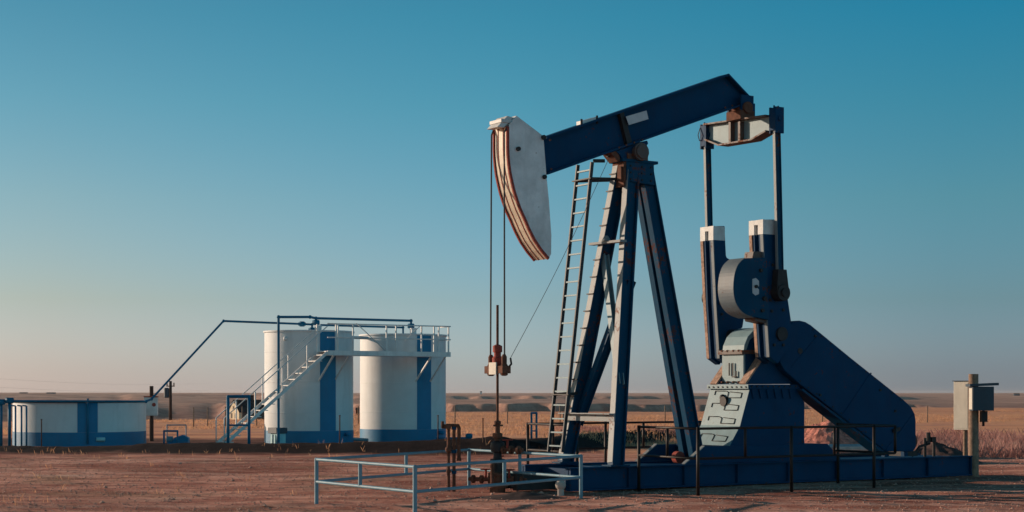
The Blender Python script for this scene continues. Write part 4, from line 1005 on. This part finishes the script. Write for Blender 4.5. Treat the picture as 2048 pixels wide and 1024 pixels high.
def gate(x0, x1, yt, Y, r, lab, brace=True, mat='pipeblue'):
    a = at(x0, yt, Y); b = at(x1, yt, Y + .25); root = empty('pipe_arch', (a.x, a.y, 0), 0, lab, 'pipe frame', 'blue pipe frames by the tanks'); off = Vector((a.x, a.y, 0))
    for p in (a, b): m = MB(); m.tube(Vector((p.x, p.y, -.15)) - off, p - off, r, 8); m.build('post', M[mat], root)
    m = MB(); m.tube(a - off, b - off, r, 8); m.ball(a - off, r * 1.05); m.ball(b - off, r * 1.05); m.build('top_bar', M[mat], root)
    if brace: m = MB(); z = a.z * .45; m.tube(Vector((0, 0, z)), Vector((b.x - a.x, b.y - a.y, z)), r * .6, 8); m.build('cross_bar', M[mat], root)
gate(456, 498, 793, 58.6, .055, 'tall blue pipe frame standing over the foot of the stairway')
gate(328, 355, 862, 62, .035, 'small blue pipe arch left of the blue pump skid', False)
gate(334, 372, 850, 69, .025, 'thin pale pipe arch behind the blue pump skid', False, 'rail')
gate(1063, 1073, 826, 62, .04, 'narrow blue pipe frame beyond the pump jack ladder')
# pump skid
q = at(356, 888, 64)
ps = empty('pump_skid', (q.x, q.y, 0), 0, 'small blue pump skid on the ground between the poles and stair', 'pump')
m = MB(); m.box(-.38, .42, -.2, .2, 0, .1); m.prism([(-.2, -.18, .1), (.42, -.18, .1), (.42, -.18, .25), (.2, -.18, .36), (-.1, -.18, .26)], (0, .36, 0)); m.build('housing', M['tankblue'], ps, 0.01)
m = MB(); m.tube((-.42, 0, .18), (-.2, 0, .18), .13, 12); m.build('motor', M['rail'], ps)
# cabinet at tank foot
q = at(556, 888, 62.9)
cb = empty('control_cabinet', (q.x, q.y, 0), -52, 'pale blue cabinet with a grey lid standing at the foot of the left tall tank', 'cabinet')
m = MB(); m.box(-.30, .24, -.16, .2, 0.03, .44); m.build('body', M['cabcyan'], cb, 0.01)
m = MB(); m.box(-.36, .30, -.24, .24, .44, .66); m.build('lid', M['boxgrey'], cb, 0.01)
m = MB(); m.tube((.31, -.2, 0), (.31, -.2, .66), .025, 8); m.tube((.0, -.22, 0), (0, -.22, .4), .03, 8); m.build('leg', M['pipeblue'], cb)
# yard pipes at tank feet
pipe('yard_pipe', [at(682, 877, 66), at(735, 880, 67)], .07, 'light blue ground pipe between the two tall tanks', 'rail')
pipe('yard_pipe', [at(872, 877, 66), at(940, 876, 66), (at(940, 876, 66).x, 66, -.1)], .045, 'blue ground pipe right of the right tall tank', extra=[at(938, 872, 66)])
# thin stakes
for px, yb, yt, Y, lab in ((83, 893, 840, 58, 'thin dark stake in front of the low tank'), (679.5, 880, 832, 57.5, 'thin dark stake in front of the left tall tank stripe'), (876, 880, 832, 57.5, 'thin dark stake in front of the right tall tank'), (966, 893, 838, 60, 'thin dark stake on the berm left of the polished rod')):
    q = at(px, yt, Y); m = MB(); m.tube((0, 0, 0), (0, 0, q.z), .022, 6); m.tube((0, 0, q.z), (0, 0, q.z + .03), .035, 6); o = m.build('stake', M['rust']); o.location = (q.x, q.y, 0); tag(o, lab, 'stake', 'thin stakes along the berm')

# ------------------------------------------------------------------ poles and cabinets
q = at(303, 772, 68)
po1 = empty('utility_post', (q.x, 68, 0), 0, 'brown wooden post with a rust stained meter box, right of the low tank', 'post')
m = MB(); m.tube((0, 0, -.2), (0, 0, q.z), .09, 10, .08); m.build('post', M['darkwood'], po1)
m = MB(); m.box(-.25, .30, -.28, -.1, 1.05, 1.8); m.build('meter_box', M['white'], po1, 0.01)
m = MB(); m.box(-.26, .31, -.29, -.1, 1.8, 1.85); m.tube((.16, -.3, 1.5), (.16, -.27, 1.5), .08, 10); m.build('box_trim', M['redrust'], po1)
q = at(341, 762, 120); zb = ground(q.x, 120)
po2 = empty('utility_pole', (q.x, 120, zb), 0, 'short distant utility pole carrying a grey transformer can', 'utility pole')
m = MB(); m.tube((0, 0, -.2), (0, 0, q.z - zb), .12, 8, .1); m.build('pole', M['darkwood'], po2)
m = MB(); m.lathe([(.15, 1.65), (.2, 1.7), (.2, 2.3), (.12, 2.38)], (-.28, 0, 0), 10); m.build('transformer', M['boxgrey'], po2)
m = MB(); m.bar((-.3, 0, 2.5), (.3, 0, 2.5), .08, .08)
for x in (-.25, .25): m.tube((x, 0, 2.52), (x, 0, 2.75), .05, 6)
m.build('crossarm', M['wood'], po2)
# right hand pole with cabinets
YP = 39.4
q = at(1947, 748, YP)
rp = empty('cabinet_pole', (q.x, YP, 0), 0, 'stout pale wooden pole with a lidded dark grey electrical box, at the right', 'pole')
m = MB(); m.tube((0, 0, -.2), (0, 0, q.z), .125, 14, .115); m.build('pole', M['wood'], rp)
m = MB(); m.box(-.14, .36, -.45, -.13, 1.57, 2.14); m.build('electrical_box', M['boxgrey'], rp, 0.008)
m = MB(); m.prism([(-.22, -.50, 2.14), (.46, -.50, 2.17), (.46, -.50, 2.23), (-.22, -.50, 2.20)], (0, .40, 0)); m.build('box_lid', M['boxgrey'], rp, 0.004)
m = MB(); m.box(.02, .14, .13, .3, 1.3, 1.7); m.box(.14, .28, -.2, -.05, 1.3, 1.56); m.tube((.2, -.12, 1.6), (.2, -.12, 1.2), .03, 8); m.build('conduit', M['dark'], rp)
m = MB(); m.box(-.152, -.142, -.42, -.16, 1.6, 2.1); m.build('lit_side', M['boxcream'], rp)  # cream strip paints sunlight on the left side of the box
q = at(1927, 762, 40.2)
tb = empty('tall_cabinet', (q.x, 40.2, 0), -48, 'tall narrow cream switch cabinet on a thin post, left of the stout pole', 'cabinet')
m = MB(); m.box(-.22, .20, -.09, .09, 1.09, 2.27); m.build('body', M['boxcream'], tb, 0.008)
m = MB(); m.box(-.20, .18, -.10, -.092, 1.13, 2.23); m.build('door', M['boxcream'], tb)
m = MB(); m.box(.204, .33, -.06, .1, 1.05, 2.2); m.build('shade_panel', M['dark'], tb)  # dark panel paints in the shaded side of the cabinet
m = MB(); m.tube((.05, 0, -.1), (.05, 0, 1.09), .055, 10); m.build('post', M['wood'], tb)
m = MB(); m.box(-.24, .23, -.12, .11, 2.272, 2.29); m.build('cap', M['boxgrey'], tb)

# ------------------------------------------------------------------ dirt piles
def pile(name, px, Y, rx, ry, h, mat, lab, seed, kindlab='dirt pile', z=0):
    X = (px - CX) * Y / F; vs = []; fs = []; nr, na = 22, 64
    vs.append((0, 0, h))
    for j in range(1, nr + 1):
        for i in range(na):
            a = 2 * pi * i / na; u = j / nr; x = rx * u * cos(a); y = ry * u * sin(a)
            hh_ = h * (1 - u) ** 1.05 * (1 + .28 * noise.noise((x * 1.1 + seed, y * 1.1, 0)) ) + .07 * h * noise.noise((x * 5, y * 5, seed)) * (1 - u) * 2
            vs.append((x, y, max(hh_, -.15) - .12 * (u > .98)))
    fs += [(0, 1 + i, 1 + (i + 1) % na) for i in range(na)]
    for j in range(nr - 1):
        b = 1 + j * na
        fs += [(b + i, b + na + i, b + na + (i + 1) % na, b + (i + 1) % na) for i in range(na)]
    o = stuff_mesh(name, vs, fs, mat); o.location = (X, Y, z); return tag(o, lab, kindlab)
M['pinkdirt'] = plain('red gravel pile', (0.46, 0.18, 0.14), 0.95, 0.75, 7, bump=1)
M['darkdirt'] = plain('dark soil', (0.07, 0.04, 0.036), 0.95, 0.5, 4, bump=1)
pile('gravel_pile', 1672, 52, 2.3, 2.0, 1.32, M['pinkdirt'], 'red gravel heap behind the belt guard and pump base', 3)
pile('dirt_mound', 1872, 47, 1.3, 1.8, .6, M['darkdirt'], 'low dark soil mound at the right end of the pump base', 8)
pile('dirt_mound', 1040, 31.2, .95, .55, .13, M['darkdirt'], 'small dark crumbly dirt heap at the foot of the wellhead', 5)
for i, (px, py, L, mt, lb_) in enumerate(((1690, 893, 3.6, 'rail', 'pale blue steel pipe lying on the ground below the belt guard, top of two'), (1705, 899, 3.2, 'concrete', 'cream steel pipe lying on the ground below the belt guard, lower of two'))):
    q = at(px, py, 47 - i); m = MB(); m.tube((-.5, -.1, 0), (L * .5, .2, 0), .07, 10); o = m.build('loose_pipe', M[mt]); o.location = (q.x, q.y, max(q.z, .1)); tag(o, lb_, 'pipe', 'loose pipes on the ground')

# ------------------------------------------------------------------ house far off
YH = 290
q = at(490, 843, YH); zh = q.z
hs_ = empty('farm_house', (at(447, 800, YH).x + .8, YH, zh), 0, 'distant cream gabled house with a dark steep roof, seen through the stairway', 'house')
S = YH / F; hz0 = at(0, 844, YH).z - zh; hzE = at(0, 822, YH).z - zh; hzR = at(0, 801, YH).z - zh
hs_.rotation_euler = (0, 0, radians(-53))
Wf = 28 * S / .6; Ln = 55 * S / .8; hb = hz0 - 1
m = MB(); m.box(0, Wf, 0, Ln, hb, hzE); m.prism([(.02, .01, hzE), (Wf - .02, .01, hzE), (Wf / 2, .01, hzR - .1)], (0, Ln - .02, 0)); m.build('wall', M['cream'], hs_)
m = MB(); m.box(Wf + .002, Wf + .03, .5, Ln, hb, hzE - .02); m.build('shaded_wall', M['houseshade'], hs_)  # dark layer over the cream wall, shade of the long side painted in
m = MB(); m.box(-Wf * .35, -.01, .6, 2.4, hb, hzE - .5); m.prism([(-Wf * .37, .58, hzE - .5), (.1, .58, hzE - .5), (-Wf * .16, .58, hzE + .9)], (0, 1.9, 0)); m.build('turret', M['cream'], hs_)
m = MB()
for xa, xb in ((Wf + .25, Wf / 2), (-.25, Wf / 2)): m.prism([(xa, -.1, hzE - .25), (xb, -.1, hzR), (xb, Ln + .2, hzR), (xa, Ln + .2, hzE - .25)], (0, 0, .12))
ro = m.build('roof', M['roof'], hs_)
m = MB(); m.box(Wf * .35, Wf * .6, Ln * .5, Ln * .62, hzR - .3, hzR + .95); m.build('chimney', M['roof'], ro)
for x0 in (.25, .62):
    m = MB(); m.box(x0 * Wf, (x0 + .14) * Wf, -.04, -.01, hz0 + .7, hzE - .35); m.build('window', M['glass'], hs_)
m = MB(); m.box(Wf * .44, Wf * .56, -.04, -.01, hzE + .2, hzE + .9); m.build('window', M['glass'], hs_)
# tiny things on the horizon
def shed(px, Y, wpx, hpx, lab, mat='boxgrey'):
    X = (px - CX) * Y / F; z = ground(X, Y); w_ = wpx * Y / F; h_ = hpx * Y / F
    r = empty('far_building', (X, Y, z), 0, lab, 'building')
    m = MB(); m.box(-w_ / 2, w_ / 2, 0, w_ * .5, -3, h_ * .7); m.build('wall', M[mat], r)
    m = MB(); m.prism([(-w_ * .52, -.5, h_ * .7), (-w_ * .52, w_ * .55, h_ * .7), (-w_ * .52, w_ * .25, h_)], (w_ * 1.04, 0, 0)); m.build('roof', M['roof'], r)
shed(46, 3300, 15, 4, 'tiny grey shed on the horizon above the low tank, left one')
shed(101, 3300, 17, 4, 'tiny grey shed on the horizon above the low tank, right one')
shed(2034, 2600, 11, 5, 'tiny grey shed on the horizon at the right edge')
shed(962, 3400, 4, 6, 'tiny white tower block on the horizon left of the polished rod', 'white')
shed(715, 150, 7, 14, 'small dark shed seen between the two tall tanks', 'rust')
# power line
pw = empty('power_line', (-90, 420, 0), 0, 'thin distant power line wires running out of frame at the left', 'power line')
for za, zb_ in ((747, 764), (766, 778)):
    a = at(-260, za - 8, 380); b = at(420, zb_ + 2, 900); m = MB(); off = Vector((-90, 420, 0)); pts = [a.lerp(b, k / 10) - off - Vector((0, 0, 2.0 * sin(pi * k / 10))) for k in range(11)]
    m.path(pts, .02, 4); m.build('wire', M['cable'], pw)
# wire fence posts across the field
fp = None
for k in range(26):
    px = 385 + k * 33 + random.uniform(-4, 4)
    if k > 13: px = 700 + (k - 13) * 105
    Y = 96 + 0.6 * k; X = (px - CX) * Y / F
    if fp is None: m = MB(); m.tube((0, 0, -.1), (0, 0, 1.15), .04, 6); fp = m.build('fence_post', M['wood']); o = fp
    else: o = fp.copy(); COL.objects.link(o)
    o.location = (X, Y, ground(X, Y)); tag(o, 'thin wooden post of the wire fence crossing the dry grass field', 'fence post', 'wire fence posts in the field')

# ------------------------------------------------------------------ air
hz = MB(); hz.box(-9000, 9000, -600, 13500, -60, 12.5); hm_ = bpy.data.materials.new('haze'); hm_.use_nodes = True; nn = hm_.node_tree; nn.nodes.clear()
pv = nn.nodes.new('ShaderNodeVolumePrincipled'); pv.inputs['Color'].default_value = (0.86, 0.82, 0.82, 1); pv.inputs['Density'].default_value = 0.00004; pv.inputs['Anisotropy'].default_value = 0.2
ou = nn.nodes.new('ShaderNodeOutputMaterial'); nn.links.new(pv.outputs[0], ou.inputs['Volume'])
tag(hz.build('haze', hm_), kind='stuff')
